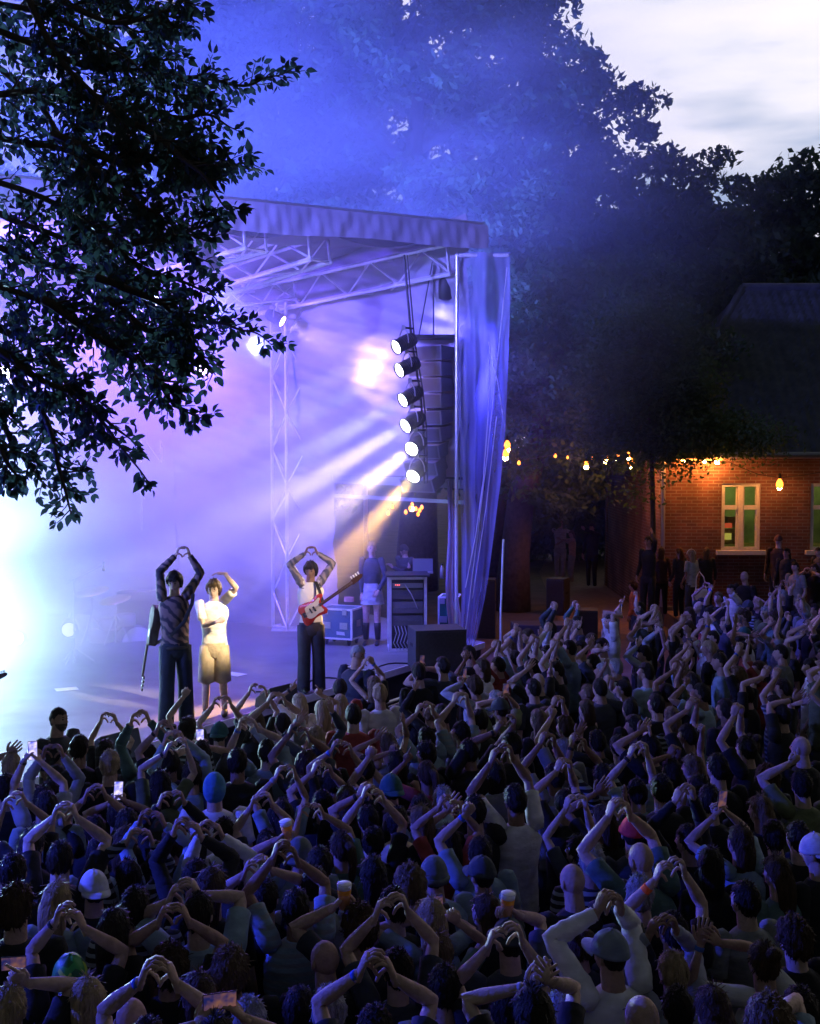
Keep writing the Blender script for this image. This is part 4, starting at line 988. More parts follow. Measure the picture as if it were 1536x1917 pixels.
    # hair or headwear
    if hair!='bald':
        hs=[]
        if hair.startswith('cap') or hair in('beanie','hood'):
            me=cap_mesh(hair); o=link('cap' if hair.startswith('cap') else hair,me,root); o.color=(*hcol,1); hs.append(o)
            o2=link('hair',hair_obj_mesh('buzz',False),root); o2.color=(*HCOL['dark'],1); hs.append(o2)
        else:
            o=link('hair',hair_obj_mesh(hair,bool(lod)),root); o.color=(*(HCOL[hcol] if isinstance(hcol,str) else hcol),1); hs.append(o)
        for o in hs:
            Mx=Matrix.Translation(Vector(HCn))@Matrix([list(map(float,r))for r in hm]).to_4x4()@Matrix.Scale(hsz,4)
            o.matrix_local=Mx@Matrix.Scale(1.07,4) if (hair.startswith('cap') and o.name.startswith('cap')) else Mx
    return root,arms,(rt,fw,HCn)
# ---------------------------------------------------------------- the crowd, seen head by head
TOPS={'k':((.012,.012,.014),'black top'),'d':((.035,.04,.06),'dark blue top'),'w':((.68,.68,.70),'white top'),'t':((.20,.28,.35),'light blue top'),'g':((.20,.21,.22),'grey top'),
 'o':((.10,.12,.06),'olive top'),'r':((.22,.035,.03),'red top'),'v':((.10,.16,.17),'striped top'),'e':((.07,.13,.13),'dark teal top'),'y':((.50,.42,.30),'beige top'),'u':((.30,.32,.40),'pale denim top')}
HK={'b':('bald',None,'bald person'),'s':('short','dark','short dark-haired person'),'S':('short2','blond','short fair-haired person'),'g':('short2','grey','grey-haired person'),
 'l':('long','dark','long dark-haired person'),'m':('long2','brown','long brown-haired person'),'L':('long2','blond','long blond-haired person'),'c':('curly','brown','curly-haired person'),
 'n':('bun','brown','person with a hair bun'),'f':('fade','dark','person with cropped sides'),'p':('pony','brown','person with a ponytail'),
 'W':('capback',(.62,.62,.64),'person in white cap'),'R':('cap',(.62,.05,.05),'person in red cap'),'K':('cap',(.05,.06,.07),'person in dark cap'),'V':('cap',(.20,.24,.30),'person in grey-blue cap'),
 'G':('capback',(.05,.30,.10),'person in green patterned cap'),'T':('hood',(.06,.20,.34),'person in blue hood'),'Y':('beanie',(.12,.14,.15),'person in dark beanie'),'E':('capback',(.03,.10,.11),'person in dark teal cap')}
# x,y of the head, headwear, top, gesture, hands...   (pixels of the 1536x1917 photograph)
PP=[
# front rows
(165,1878,'L','k','N'),(18,1893,'S','k','1',52,1815),(130,1822,'G','k','H',131,1705),(105,1690,'L','t','N'),(30,1702,'c','k','N'),(176,1668,'W','k','N'),
(318,1800,'c','k','H',325,1702),(214,1745,'l','k','N'),(254,1702,'s','k','N'),(432,1822,'c','k','N'),(275,1930,'s','k','H',298,1858),(372,1868,'m','k','N'),(405,1960,'l','k','P',412,1873),
(610,1800,'b','k','N'),(560,1893,'s','k','N'),(617,1898,'g','k','N'),(703,1915,'s','d','H',706,1803),(745,1795,'s','d','H',733,1732),(245,1915,'b','d','N'),(467,1917,'g','g','N'),
(835,1852,'s','g','N'),(948,1868,'s','k','H',946,1785),(1000,1905,'l','k','U',985,1812,1030,1800),(1055,1905,'g','g','N'),(1146,1788,'V','w','H',1140,1688,'hero'),(1263,1800,'S','u','H',1240,1766,'ls'),
(1200,1677,'g','k','N'),(1203,1612,'b','e','H',1160,1497,'hero'),(1262,1725,'s','k','H',1255,1645),(1398,1688,'s','g','N'),(1490,1762,'c','k','N'),(1432,1805,'n','w','U',1312,1738,1348,1735),
(1205,1912,'b','k','N'),(1272,1893,'s','k','N'),(1338,1898,'m','k','N'),(1500,1895,'s','k','N'),(1445,1925,'c','t','1',1462,1872),
(810,1722,'L','t','P',808,1690),(822,1790,'m','e','F',858,1705),(912,1712,'m','k','N'),(955,1765,'K','d','B',950,1682),(815,1640,'Y','t','N'),(1075,1652,'b','k','N'),
(966,1500,'s','w','H',938,1412,'hero'),(1110,1612,'g','k','N'),(1187,1562,'R','d','N'),(1085,1578,'l','d','H',1078,1512),(1333,1622,'l','k','N'),(1292,1568,'s','k','H',1281,1478,'ls'),
(1427,1520,'m','k','N'),(1388,1580,'m','t','Q',1352,1500),(1452,1570,'f','k','N'),(1497,1572,'s','k','N'),(1458,1638,'m','v','N'),(1532,1598,'W','k','N'),
(1503,1472,'s','o','F',1478,1415),(1440,1462,'c','k','N'),(1503,1402,'b','k','N'),(1400,1395,'s','k','H',1380,1318),(1345,1440,'s','k','N'),
# left middle
(12,1478,'s','k','N'),(22,1438,'S','k','1c',16,1398),(62,1560,'l','k','H',28,1520),(92,1472,'s','u','H',100,1417,'ls'),(88,1512,'s','t','N'),(82,1500,'s','u','Q',60,1400),
(148,1402,'s','k','N'),(196,1395,'l','k','H',204,1362),(206,1432,'S','k','N'),(276,1405,'s','e','H',262,1340,'ls'),(318,1418,'s','k','H',310,1360),(360,1440,'s','t','H',326,1379,'ls'),
(352,1366,'l','k','F',344,1292),(411,1362,'E','k','H',416,1316),(378,1412,'s','k','Q',375,1380),(220,1530,'s','k','Q',222,1480),(402,1478,'T','w','N'),(445,1428,'s','k','N'),(300,1470,'l','o','H',330,1382),
(112,1600,'s','k','H',122,1512),(60,1585,'l','k','N'),(25,1635,'s','k','N'),(238,1545,'s','k','N'),(235,1580,'m','k','N'),(178,1545,'s','k','H',178,1478),(330,1560,'c','k','H',322,1520,'ls'),
(296,1598,'s','t','H',285,1558,'ls'),(185,1600,'s','t','N'),(240,1625,'l','k','H',262,1592,'ls'),(420,1560,'s','w','N'),(365,1625,'s','k','H',352,1580,'ls'),(430,1625,'s','w','H',395,1575,'ls'),
(255,1702,'f','k','N'),(372,1690,'s','t','H',345,1700),(395,1665,'m','k','N'),(497,1662,'s','k','H',483,1650),(555,1682,'s','t','H',535,1628),(562,1602,'Y','t','B',538,1545),(505,1600,'s','k','N'),(600,1620,'s','k','N'),
# centre
(480,1345,'m','k','H',483,1286),(530,1345,'s','g','H',518,1307),(562,1318,'L','y','1',545,1280),(604,1332,'L','y','1',602,1290),(638,1320,'L','y','N'),(662,1340,'s','r','N'),(638,1290,'s','r','N'),(712,1300,'S','w','N'),
(700,1272,'m','y','H',690,1252),(785,1262,'f','k','N'),(830,1248,'s','d','Q',790,1238),(600,1415,'s','k','N'),(575,1420,'c','d','H',560,1375),(500,1395,'s','t','H',465,1370),(625,1450,'s','k','H',640,1410),
(685,1440,'s','k','N'),(560,1480,'s','k','N'),(530,1510,'l','t','H',535,1468),(605,1490,'s','k','H',604,1458),(650,1500,'m','k','N'),(733,1480,'E','k','F',690,1405),(690,1520,'s','k','H',690,1505),(745,1430,'l','k','F',730,1395),
(790,1500,'s','t','H',800,1548),(830,1500,'g','k','N'),(790,1540,'m','k','N'),(840,1560,'l','r','H',843,1530),(700,1560,'s','k','H',700,1512),(640,1580,'p','e','H',583,1508),(745,1540,'s','y','N'),(500,1565,'s','k','H',490,1500),
(700,1640,'l','k','N'),(676,1738,'c','d','B',645,1664),(590,1660,'s','g','N'),(770,1660,'c','k','N'),(890,1520,'s','k','U',833,1500,870,1500),(900,1600,'s','t','F',870,1510),(740,1700,'s','k','N'),(905,1640,'K','g','N'),
(830,1340,'s','g','N'),(800,1370,'s','t','H',795,1345),(800,1415,'f','k','N'),(865,1360,'s','t','H',862,1318),(900,1350,'s','k','N'),(880,1395,'s','k','H',955,1340),(960,1395,'s','k','N'),(1010,1350,'m','k','N'),(1000,1290,'s','d','N'),
(1060,1350,'c','k','H',1045,1325),(930,1450,'l','g','N'),(1040,1440,'s','g','H',1025,1405),(1060,1490,'s','k','H',1055,1450),(1130,1440,'s','k','H',1083,1395),(1120,1390,'s','k','U',1080,1360,1110,1370),
# back right, lit blue
(968,1235,'s','t','H',967,1165),(880,1225,'s','k','N'),(905,1250,'m','w','U',870,1225,885,1222),(935,1240,'s','r','H',929,1203),(1028,1225,'s','w','H',1026,1150,'ls'),(1068,1215,'s','t','H',1063,1140),(1005,1225,'m','k','N'),
(1090,1215,'s','k','1',1085,1165),(1110,1200,'m','r','N'),(1145,1165,'s','w','Q',1162,1140),(1130,1210,'s','w','N'),(1000,1240,'s','k','H',1000,1205),(1045,1245,'s','k','H',1038,1215),(1230,1155,'L','k','N'),(1200,1140,'s','k','F',1192,1110),
(1215,1180,'m','r','H',1198,1165),(1262,1195,'s','k','H',1278,1165),(1290,1175,'m','k','N'),(1322,1200,'s','w','H',1322,1178),(1330,1150,'s','w','N'),(1360,1160,'m','d','H',1358,1140),(1395,1155,'c','k','N'),(1370,1105,'s','w','1',1375,1108),
(1395,1080,'b','k','N'),(1392,1040,'s','k','N'),(1460,1150,'s','k','1c',1455,1080),(1500,1130,'L','k','N'),(1490,1062,'s','g','N'),(1525,1060,'c','k','H',1512,1075),(1420,1125,'L','k','H',1440,1135),(1280,1230,'s','k','N'),(1212,1260,'s','t','N'),
(1270,1185,'s','k','N'),(1300,1280,'s','k','N'),(1350,1240,'s','t','N'),(1395,1190,'E','w','1',1410,1190),(1330,1215,'S','k','N'),(1460,1200,'s','g','U',1460,1130,1440,1160),(1480,1210,'s','k','1',1512,1155),(1520,1250,'s','w','N'),(1470,1290,'s','d','N'),
(1230,1320,'s','k','N'),(1315,1300,'s','t','F',1283,1272),(1260,1345,'m','k','N'),(1400,1290,'s','k','H',1432,1270),(1360,1330,'s','k','N'),(1290,1370,'s','k','H',1296,1315),(1465,1340,'s','k','U',1485,1295,1505,1300),
(1182,1330,'s','k','N'),(1190,1360,'l','k','N'),(1170,1280,'s','d','H',1140,1290),(1125,1290,'s','d','N'),(1100,1330,'m','k','N'),(1155,1250,'g','k','N'),(1250,1290,'f','k','H',1270,1258),
(1195,1470,'s','t','H',1195,1422),(1240,1480,'s','k','N'),(1260,1430,'l','k','H',1262,1425),(1220,1400,'s','k','U',1196,1355,1216,1360),(1160,1400,'s','k','N'),(1330,1500,'s','k','N'),(1300,1440,'m','g','F',1315,1360),(1310,1480,'s','k','N')]
ST=np.array([-3.0,17.5])
crowd=[]
rs0=np.random.RandomState(21)
for q in PP:
    x,y,h,t,g=q[:5]; fl=q[5:]; 
    female=h in 'lmLnp'; zh=(1.56 if female else 1.64)+rs0.uniform(-.05,.05)
    if 'hero' in fl: zh=1.76
    d=F*(HC-zh)/(y-YH) if y>YH+30 else 20
    r_=ray(x,y); sc_=(zh-HC)/r_.z
    X,Y=r_.x*sc_,r_.y*sc_
    crowd.append(dict(x=X,y=Y,zh=zh,h=h,t=t,g=g,fl=fl,px=(x,y),fem=female,fixed=True))
# relax digitised heads that stand too close: slide along the sight line, changing the person's height
for it in range(60):
    for i in range(len(crowd)):
        for j in range(i+1,len(crowd)):
            a,b=crowd[i],crowd[j]; dx,dy=a['x']-b['x'],a['y']-b['y']; dd=math.hypot(dx,dy)
            if dd<.36:
                far,near=(a,b) if a['px'][1]<b['px'][1] else (b,a)
                for c,s in((far,1),(near,-1)):
                    Y=c['y']+s*.02; r_=ray(*c['px']); z=HC+r_.z*Y/r_.y
                    if 1.42<z<1.84: c['y']=Y; c['x']=r_.x*Y/r_.y; c['zh']=z
def in_crowd(X,Y):
    # distance in front of the deck edge
    rel=np.array([X-.95,Y-20.4]); s=rel@np.array([fn.x,fn.y])
    if s<2.1: return False
    px=768+F*X/Y; far=np.interp(px,[-50,860,1000,1120,1200,1260,1330,1600],[17,17.0,18.3,18.9,18.5,19.6,21.6,22.5])
    if Y>far or Y<5.0 or px<-40 or px>1585: return False
    return True
g=0; tries=0
while len(crowd)<285 and tries<60000:
    tries+=1; Y=math.sqrt(rs0.uniform(5.0**2,22.5**2)); px=rs0.uniform(-40,1585); X=(px-768)/F*Y
    if not in_crowd(X,Y): continue
    mind=.46 if tries<30000 else .40
    if any(abs(c['y']-Y)<.6 and math.hypot(c['x']-X,c['y']-Y)<mind for c in crowd): continue
    h='sssslmmLcgfsnKpb'[rs0.randint(16)]; t='kkkkddgtwoerukk'[rs0.randint(15)]; gs='HHHNNNNNNUUFFHN1Q'[rs0.randint(17)]
    fem=h in 'lmLnp'; zh=(1.54 if fem else 1.62)+rs0.uniform(-.07,.06)
    y_=CYP; v=Vector((X,Y,zh-HC)); yy=YH+(HC-zh)/Y*F
    cx_=px; c=dict(x=X,y=Y,zh=zh,h=h,t=t,g=gs,fl=(),px=(px,yy),fem=fem,fixed=False)
    sc=F/Y; 
    if gs=='H': c['fl']=(px+rs0.uniform(-.08,.08)*sc,yy-rs0.uniform(.34,.52)*sc)
    if gs=='U': c['fl']=(px-rs0.uniform(.08,.2)*sc,yy-rs0.uniform(.15,.4)*sc,px+rs0.uniform(.08,.2)*sc,yy-rs0.uniform(.15,.4)*sc)
    if gs in'F1': c['fl']=(px+rs0.uniform(-.2,.2)*sc,yy-rs0.uniform(.2,.42)*sc)
    if gs=='Q': c['fl']=(px+rs0.uniform(-.15,.15)*sc,yy-rs0.uniform(.12,.3)*sc)
    if rs0.rand()<.15: c['fl']=c['fl']+('ls',)
    crowd.append(c)
print('CROWD',len(crowd))
# labels that single each person out: look, gesture, and the nearest landmark
LM=[((1187,1562),'red cap'),((176,1668),'white cap'),((130,1822),'green patterned cap'),((402,1478),'blue hood'),((966,1500),'tall man in white'),((610,1800),'bald head at the bottom'),
 ((645,1668),'tall beer cup'),((538,1548),'tilted beer cup'),((1225,1740),'orange wristband'),((1146,1788),'grey-blue cap'),((105,1345),'photographer'),((660,1240),'guard'),((1395,1000),'first brick window'),((870,1200),'foot of the clear sheet'),
 ((1162,1140),'highest phone'),((222,1475),'phone at the left'),((375,1375),'phone below the singer'),((1503,1402),'bald head at right'),((1490,1762),'big curly head'),((808,1685),'sideways phone'),((1352,1505),'phone at the right'),((411,1362),'dark teal cap'),((712,1300),'fair head in white T-shirt'),((1026,1150),'raised white sleeves'),((1110,1612),'grey head in mid crowd')]
GST={'H':'making a heart','U':'both arms up','F':'one fist up','1':'one hand up','1c':'one hand up','P':'filming sideways','Q':'filming','B':'holding beer up','N':'arms down'}
def direc(dx,dy):
    a=math.degrees(math.atan2(-dy,dx))%360
    return ['right of','above right of','above','above left of','left of','below left of','below','below right of'][int((a+22.5)//45)%8]
keys={}
for c in crowd:
    if c['g']=='N': pass
    dd,p_,nme=min((math.hypot(c['px'][0]-p[0],c['px'][1]-p[1]),p,n) for p,n in LM)
    c['dist']=dd
    if dd<14: pos='marks the '+nme; 
    c['lm']=(nme,'by' if dd<14 else direc(c['px'][0]-p_[0],c['px'][1]-p_[1]))
    keys.setdefault((c['h'],c['t'],c['g'],c['lm']),[]).append(c)
ORD=['','second ','third ','fourth ','fifth ','sixth ','seventh ','eighth ']
for k_,cs in keys.items():
    cs.sort(key=lambda c:c['dist'])
    for i,c in enumerate(cs):
        nme,dr=c['lm']; who=HK[c['h']][2]
        tn_=TOPS[c['t']][1]
        loc=('at the '+nme) if dr=='by' else (dr+' the '+nme)
        if ORD[i]: loc=ORD[i].strip()+' '+loc
        lb='%s, %s, %s, %s'%(who,tn_,GST[c['g']],loc)
        if len(lb.split())>16: lb='%s, %s, %s'%(who,tn_,loc)
        c['label']=lb
seen={}
for c in crowd:
    if c['label'] in seen: c['label']=c['label'].replace(', '+TOPS[c['t']][1],'')+', farther'
    seen[c['label']]=1
M_phone=mat('phone_case',(.02,.02,.022),.3); 
def screen_mat(name,cols,st):
    m=bpy.data.materials.new(name); m.use_nodes=True; t=m.node_tree; b=t.nodes['Principled BSDF']; tcn=t.nodes.new('ShaderNodeTexCoord')
    n=t.nodes.new('ShaderNodeTexNoise'); n.inputs['Scale'].default_value=22; n.inputs['Detail'].default_value=2; t.links.new(tcn.outputs['Object'],n.inputs[0])
    c=t.nodes.new('ShaderNodeValToRGB'); t.links.new(n.outputs[0],c.inputs[0]); c.color_ramp.elements[0].position=.35; c.color_ramp.elements[1].position=.65
    c.color_ramp.elements[0].color=(*cols[0],1); c.color_ramp.elements[1].color=(*cols[1],1)
    t.links.new(c.outputs[0],b.inputs['Emission Color']); b.inputs['Emission Strength'].default_value=st; b.inputs['Base Color'].default_value=(.01,.01,.01,1); return m
M_scr=screen_mat('phone_picture',((.10,.12,.75),(.85,.75,1)),1.3); M_scr2=screen_mat('phone_picture_dim',((.04,.05,.35),(.7,.30,.22)),.28)
def phone(c,fw,wide,label,bright,tilt=0):
    rt_=empty('phone',c,label,'phone','phones held up by the crowd')
    fw=Vector(fw); u=Vector((0,0,1)); s=fw.cross(u).normalized(); u=s.cross(fw).normalized()
    a,b_=(.074,.036) if wide else (.036,.074)
    q=Matrix((tuple(s),tuple(fw),tuple(u))).transposed()
    if tilt: q=q@Matrix.Rotation(tilt,3,'Y')
    m=MB(); m.box((0,0,0),(2*a,.008,2*b_),q); o=m.build('case',M_phone,rt_); md=o.modifiers.new('b','BEVEL'); md.width=.003; md.segments=2
    m=MB(); off=q@Vector((0,-.0052,0)); m.box(tuple(off),(2*a-.008,.002,2*b_-.008),q); m.build('screen',M_scr if bright else M_scr2,rt_)
M_beer=mat('beer',(.95,.42,.04),.3,trans=.45); M_foam=mat('foam',(.85,.84,.82),.8)
cupm=bpy.data.materials.new('clear_cup'); cupm.use_nodes=True
_t=cupm.node_tree; _tp=_t.nodes.new('ShaderNodeBsdfTransparent'); _g=_t.nodes['Principled BSDF']; _g.inputs['Base Color'].default_value=(.8,.8,.85,1); _g.inputs['Roughness'].default_value=.15
_mx=_t.nodes.new('ShaderNodeMixShader'); _mx.inputs[0].default_value=.22; _t.links.new(_tp.outputs[0],_mx.inputs[1]); _t.links.new(_g.outputs[0],_mx.inputs[2]); _t.links.new(_mx.outputs[0],_t.nodes['Material Output'].inputs[0])
def beer(c,label,tilt=(0,0)):
    rt_=empty('beer_cup',c,label,'cup of beer','beer cups held up by the crowd'); q=Matrix.Rotation(tilt[0],3,'Y')@Matrix.Rotation(tilt[1],3,'X')
    q4=q.to_4x4()
    m=MB(); m.lathe([(.028,-.075),(.030,-.073),(.040,.075),(.042,.077),(.039,.077),(.0285,-.07)],(0,0,0),16,q4); m.build('cup',cupm,rt_,True)
    m=MB(); m.lathe([(.0001,-.07),(.0285,-.07),(.0385,.045),(.0001,.045)],(0,0,0),16,q4); m.build('beer',M_beer,rt_,True)
    m=MB(); m.lathe([(.0001,.046),(.0385,.046),(.041,.074),(.03,.080),(.0001,.082)],(0,0,0),16,q4); m.build('foam',M_foam,rt_,True)
def on_ray(px,py,X,Y,d):
    p=Pd(px,py,d); return np.array(p)
nph=0
M_gcap=bpy.data.materials.new('patterned_cap'); M_gcap.use_nodes=True
_t=M_gcap.node_tree; _v=_t.nodes.new('ShaderNodeTexVoronoi'); _v.inputs['Scale'].default_value=22; _c=_t.nodes.new('ShaderNodeTexCoord'); _t.links.new(_c.outputs['Object'],_v.inputs[0]); _r=_t.nodes.new('ShaderNodeValToRGB'); _s=_t.nodes.new('ShaderNodeSeparateColor'); _t.links.new(_v.outputs['Color'],_s.inputs[0]); _t.links.new(_s.outputs[0],_r.inputs[0]); _r.color_ramp.interpolation='CONSTANT'; _r.color_ramp.elements[0].color=(.03,.30,.07,1); _r.color_ramp.elements[1].color=(.40,.60,.06,1); _r.color_ramp.elements[1].position=.8; _e=_r.color_ramp.elements.new(.45); _e.color=(.01,.12,.04,1); _t.links.new(_r.outputs[0],_t.nodes['Principled BSDF'].inputs['Base Color'])
for ci,c in enumerate(crowd):
    X,Y,zh=c['x'],c['y'],c['zh']; P2=np.array([X,Y]); fd=ST-P2
    # people at the right look left toward the stage; keep them turned that way
    fd=fd/np.linalg.norm(fd); ja=rs0.uniform(-.22,.22); fd=np.array([fd[0]*math.cos(ja)-fd[1]*math.sin(ja),fd[0]*math.sin(ja)+fd[1]*math.cos(ja)])
    if Y>17 and X>4 and rs0.rand()<.25: fd=-fd*.2+np.array([-1,-.2]); fd/=np.linalg.norm(fd)
    fw=np.array([fd[0],fd[1],0]); rt=np.array([fw[1],-fw[0],0.]); fl=[v for v in c['fl'] if not isinstance(v,str)]; ls='ls' in c['fl'] or ('hero' in c['fl'] and c['t']=='w' and c['h']=='V')
    g=c['g']; hands=None; kinds=('heart','heart'); near=1 if Y<11.5 else 0
    hd_d=Y+fw[1]*.10
    S=X;obj=None
    hsgn=1
    if g=='H':
        Mh=on_ray(fl[0],fl[1],X,Y,hd_d)
        # keep reachable: pull toward the head if needed
        tg=.30+.14*rs0.rand()
        if Mh[2]-zh<tg:
            dz=tg-(Mh[2]-zh); zh-=min(.07,dz*.5) if not 'hero' in c['fl'] else 0; Mh[2]=max(Mh[2],min(zh+tg,Mh[2]+.16))
        v=Mh-np.array([X,Y,zh-.22]); Lr=np.linalg.norm(v); 
        if Lr>.62: Mh=np.array([X,Y,zh-.22])+v/Lr*.62
        wq=.072+.018*rs0.rand(); zq=rs0.uniform(-.02,.02); hands=[Mh-rt*wq-np.array([0,0,.105+zq]),Mh+rt*wq-np.array([0,0,.105-zq])]
    elif g=='U':
        hands=[on_ray(fl[0],fl[1]+.08*F/Y,X,Y,hd_d),on_ray(fl[2],fl[3]+.08*F/Y,X,Y,hd_d)]; kinds=('open','open')
        if rt[0]*1<0: hands=hands[::-1]
    elif g in('F','1','1c'):
        p=on_ray(fl[0],fl[1]+.06*F/Y,X,Y,hd_d); side=1 if np.dot(p-np.array([X,Y,zh]),rt)>0 else 0; hands=[None,None]; hands[side]=p
        kinds={'F':('fist','fist'),'1':('point','point'),'1c':('claw','claw')}[g]
    elif g=='B':
        p=on_ray(fl[0],fl[1]+.04*F/Y,X,Y,hd_d); side=1 if np.dot(p-np.array([X,Y,zh]),rt)>0 else 0; hands=[None,None]; obj=p.copy(); hands[side]=p-np.array([0,0,.05])+rt*(.06 if side else -.06); kinds=('grip','grip')
    elif g in('P','Q'):
        p=on_ray(fl[0],fl[1],X,Y,hd_d+.05); obj=p.copy(); dx=.10 if g=='P' else .055
        hands=[p-rt*dx-np.array([0,0,.09]),p+rt*dx-np.array([0,0,.09])]; kinds=('pinch','pinch')
    if hands is not None:   # reach limit for raised single hands
        for i_ in range(2):
            if hands[i_] is None: continue
            sh=np.array([X,Y,zh-.2])+rt*(-.16,.16)[i_]; v=hands[i_]-sh; Lr=np.linalg.norm(v)
            if Lr>.53 and g!='B': 
                nw=sh+v/Lr*.53
                if obj is not None: obj=obj+(nw-hands[i_]); 
                hands[i_]=nw
    hk=HK[c['h']]; tp=TOPS[c['t']][0]; j=1+rs0.uniform(-.2,.2); tp=tuple(min(.8,v*j) for v in tp)
    hc=hk[1] if hk[1] is not None else 'dark'
    if hc=='brown' and rs0.rand()<.35: hc='lightbrown'
    hero='hero' in c['fl']
    gname='people of the festival crowd'
    face=fd
    root,arms,fr=person(X,Y,zh,fd,hands,hk[0],hc,tp,'long' if ls else ('none' if (c['fem'] and rs0.rand()<.25) else 'short'),near,c['fem'],'person',c['label'],gname,seed=ci,
        headyaw=rs0.uniform(-.35,.35) if not hero else .1,headpitch=rs0.uniform(-.12,.15),kinds=kinds,bulk=1.0 if c['fem'] else rs0.uniform(.98,1.12),facelod=near or (Y>17))
    if c['h']=='G':
        for ch in root.children:
            if ch.name.startswith('cap'): ch.data=ch.data.copy(); ch.data.materials.clear(); ch.data.materials.append(M_gcap)
    if rs0.rand()<.28 and hands is not None:
        for i_ in range(2):
            if hands[i_] is not None:
                S_,E_,T_=arms[i_]; u_=nrm(T_-E_); m=MB(); m.tube([T_-u_*.035,T_-u_*.015],.0285 if not c['fem'] else .025,10); ob=m.build('wristband',M_cloth,root,True); ob.color=[(.02,.02,.02,1),(.3,.3,.35,1),(.05,.12,.5,1)][rs0.randint(3)]; break
    if c['px']==(1262,1725):
        S_,E_,T_=arms[0]; u_=nrm(T_-E_); m=MB(); m.tube([T_-u_*.09,T_-u_*.055],.031,12); ob=m.build('wristband',M_cloth,root,True); ob.color=(.9,.14,.02,1)
    if g in('P','Q'):
        phl={(412,1873):'dim phone held sideways at the bottom left, filming the stage',(808,1690):'pale phone held sideways by a fair-haired person in the centre',(1352,1500):'dark phone held upright in the right middle of the crowd',(60,1400):'upright phone at the left edge below the photographer',(375,1380):'bright phone screen just right of the front performer',(222,1480):'bright upright phone screen in the left crowd',(1162,1140):'small bright phone lifted highest at the back',(790,1238):'phone raised beside a short haired person near the monitor box'}.get(tuple(fl[:2]))
        if phl is None: 
            nme,dr=c['lm']; nph+=1; phl='phone held by the %s %s the %s'%(HK[c['h']][2],dr if dr!='by' else 'at',nme)
            phl=' '.join(phl.split()[:16])
        phone(obj,fw,g=='P',phl,tuple(fl[:2]) in((375,1380),(222,1480),(60,1400),(1162,1140)) ,rs0.uniform(-.12,.12))
    if g=='B':
        beer(obj,{538:'beer cup with tall foam tilted above the crowd',645:'tall full beer cup held straight up in the crowd',950:'half seen beer cup near the sunglasses wearer'}.get(fl[0],'beer cup'),(rs0.uniform(-.15,.15),.1))
phone(np.array(Pd(30,1803,6.2)),(-.2,1,0),True,'glowing phone held sideways at the lower left corner',False)
# ---------------------------------------------------------------- band, crew and yard people
def ppos(px,py,z): p=Pz(px,py,z); return p.x,p.y
def PA(px,py,d): return np.array(Pd(px,py,d))
# singer in the dark patterned jumper
M_knit=bpy.data.materials.new('patterned_knit'); M_knit.use_nodes=True
def knit(m,ca,cb):
    t=m.node_tree; b=t.nodes['Principled BSDF']; b.inputs['Roughness'].default_value=.9
    tcn=t.nodes.new('ShaderNodeTexCoord'); w=t.nodes.new('ShaderNodeTexWave'); w.inputs['Scale'].default_value=4.5; w.inputs['Distortion'].default_value=9; w.inputs['Detail'].default_value=2; w.bands_direction='DIAGONAL'
    t.links.new(tcn.outputs['Object'],w.inputs[0]); c=t.nodes.new('ShaderNodeValToRGB'); t.links.new(w.outputs[0],c.inputs[0])
    c.color_ramp.elements[0].color=(*ca,1); c.color_ramp.elements[1].color=(*cb,1); c.color_ramp.elements[0].position=.3; c.color_ramp.elements[1].position=.75
    t.links.new(c.outputs[0],b.inputs['Base Color'])
knit(M_knit,(.03,.025,.04),(.20,.13,.12))
M_ink=bpy.data.materials.new('patterned_sleeve'); M_ink.use_nodes=True; knit(M_ink,(.10,.10,.13),(.34,.28,.27))
M_shirtw=mat('white_cotton',(.74,.72,.70),.85,bump=.9,bscale=12)
X1,Y1=ppos(330,1352,DZ); zh=PA(333,1089,Y1)[2]
h1=PA(342,1024,Y1-.05)
fw=nrm((.35,-.93,0)); rt=np.array([fw[1],-fw[0],0])
r1,_,_=person(X1,Y1,zh,fw,[h1-rt*.085-np.array([0,0,.10]),h1+rt*.085-np.array([0,0,.10])],'mop','dark',(.1,.08,.08),'long',2,False,'person',
  'singer in dark patterned jumper and jeans making a heart overhead, guitar on the back','members of the band',seed=901,headyaw=-.5,headpitch=-.25,legs=(.012,.018,.035),z0=DZ,stance=((-.13,0),(.13,.05)),legtype='wide',
  poles=[tuple(-rt*1.0+fw*.1),tuple(rt*1.0+fw*.1)],bulk=.96)
for ch in r1.children:
    if ch.name.startswith('shirt'): ch.name='jumper'; ch.data.materials.clear(); ch.data.materials.append(M_knit)
m=MB(); 
m.tube([np.array([math.cos(a)*rt[0]*.172+math.sin(a)*fw[0]*.118,math.cos(a)*rt[1]*.172+math.sin(a)*fw[1]*.118,.505*(zh-DZ+.115)]) for a in np.linspace(0,2*math.pi,25)],.018,6,flat=1.2)
m.build('belt',M_shoe,r1)
# singer in shorts
X2,Y2=ppos(403,1338,DZ); zh=PA(391,1103,Y2)[2]
ha=PA(408,1163,Y2-.30); hb=PA(421,1074,Y2-.06)
fw=nrm((.12,-1,0)); rt=np.array([fw[1],-fw[0],0])
r2,_,fr2=person(X2,Y2,zh,fw,[hb,ha],'mop','lightbrown',(.76,.72,.66),'short',2,False,'person',
  'singer in white T-shirt and beige shorts, one arm curved over the head','members of the band',seed=902,headyaw=-.25,legs=(.42,.33,.22),z0=DZ,stance=((-.12,0),(.12,.03)),shorts=True,kinds=('relax','fist'),
  poles=[tuple(-rt*.8+fw*.8+np.array([0,0,.2])),tuple(rt*.7-np.array([0,0,1.])-fw*.3)],fdirs=[tuple(rt*.9+np.array([0,0,.15])),tuple(-rt*.8+np.array([0,0,.3]))],palmn=[(0,0,-1),tuple(-fw)],bulk=.95,skin=(.62,.44,.35))
m=MB(); hc=fr2[2]; f3=np.array(fr2[1]); 
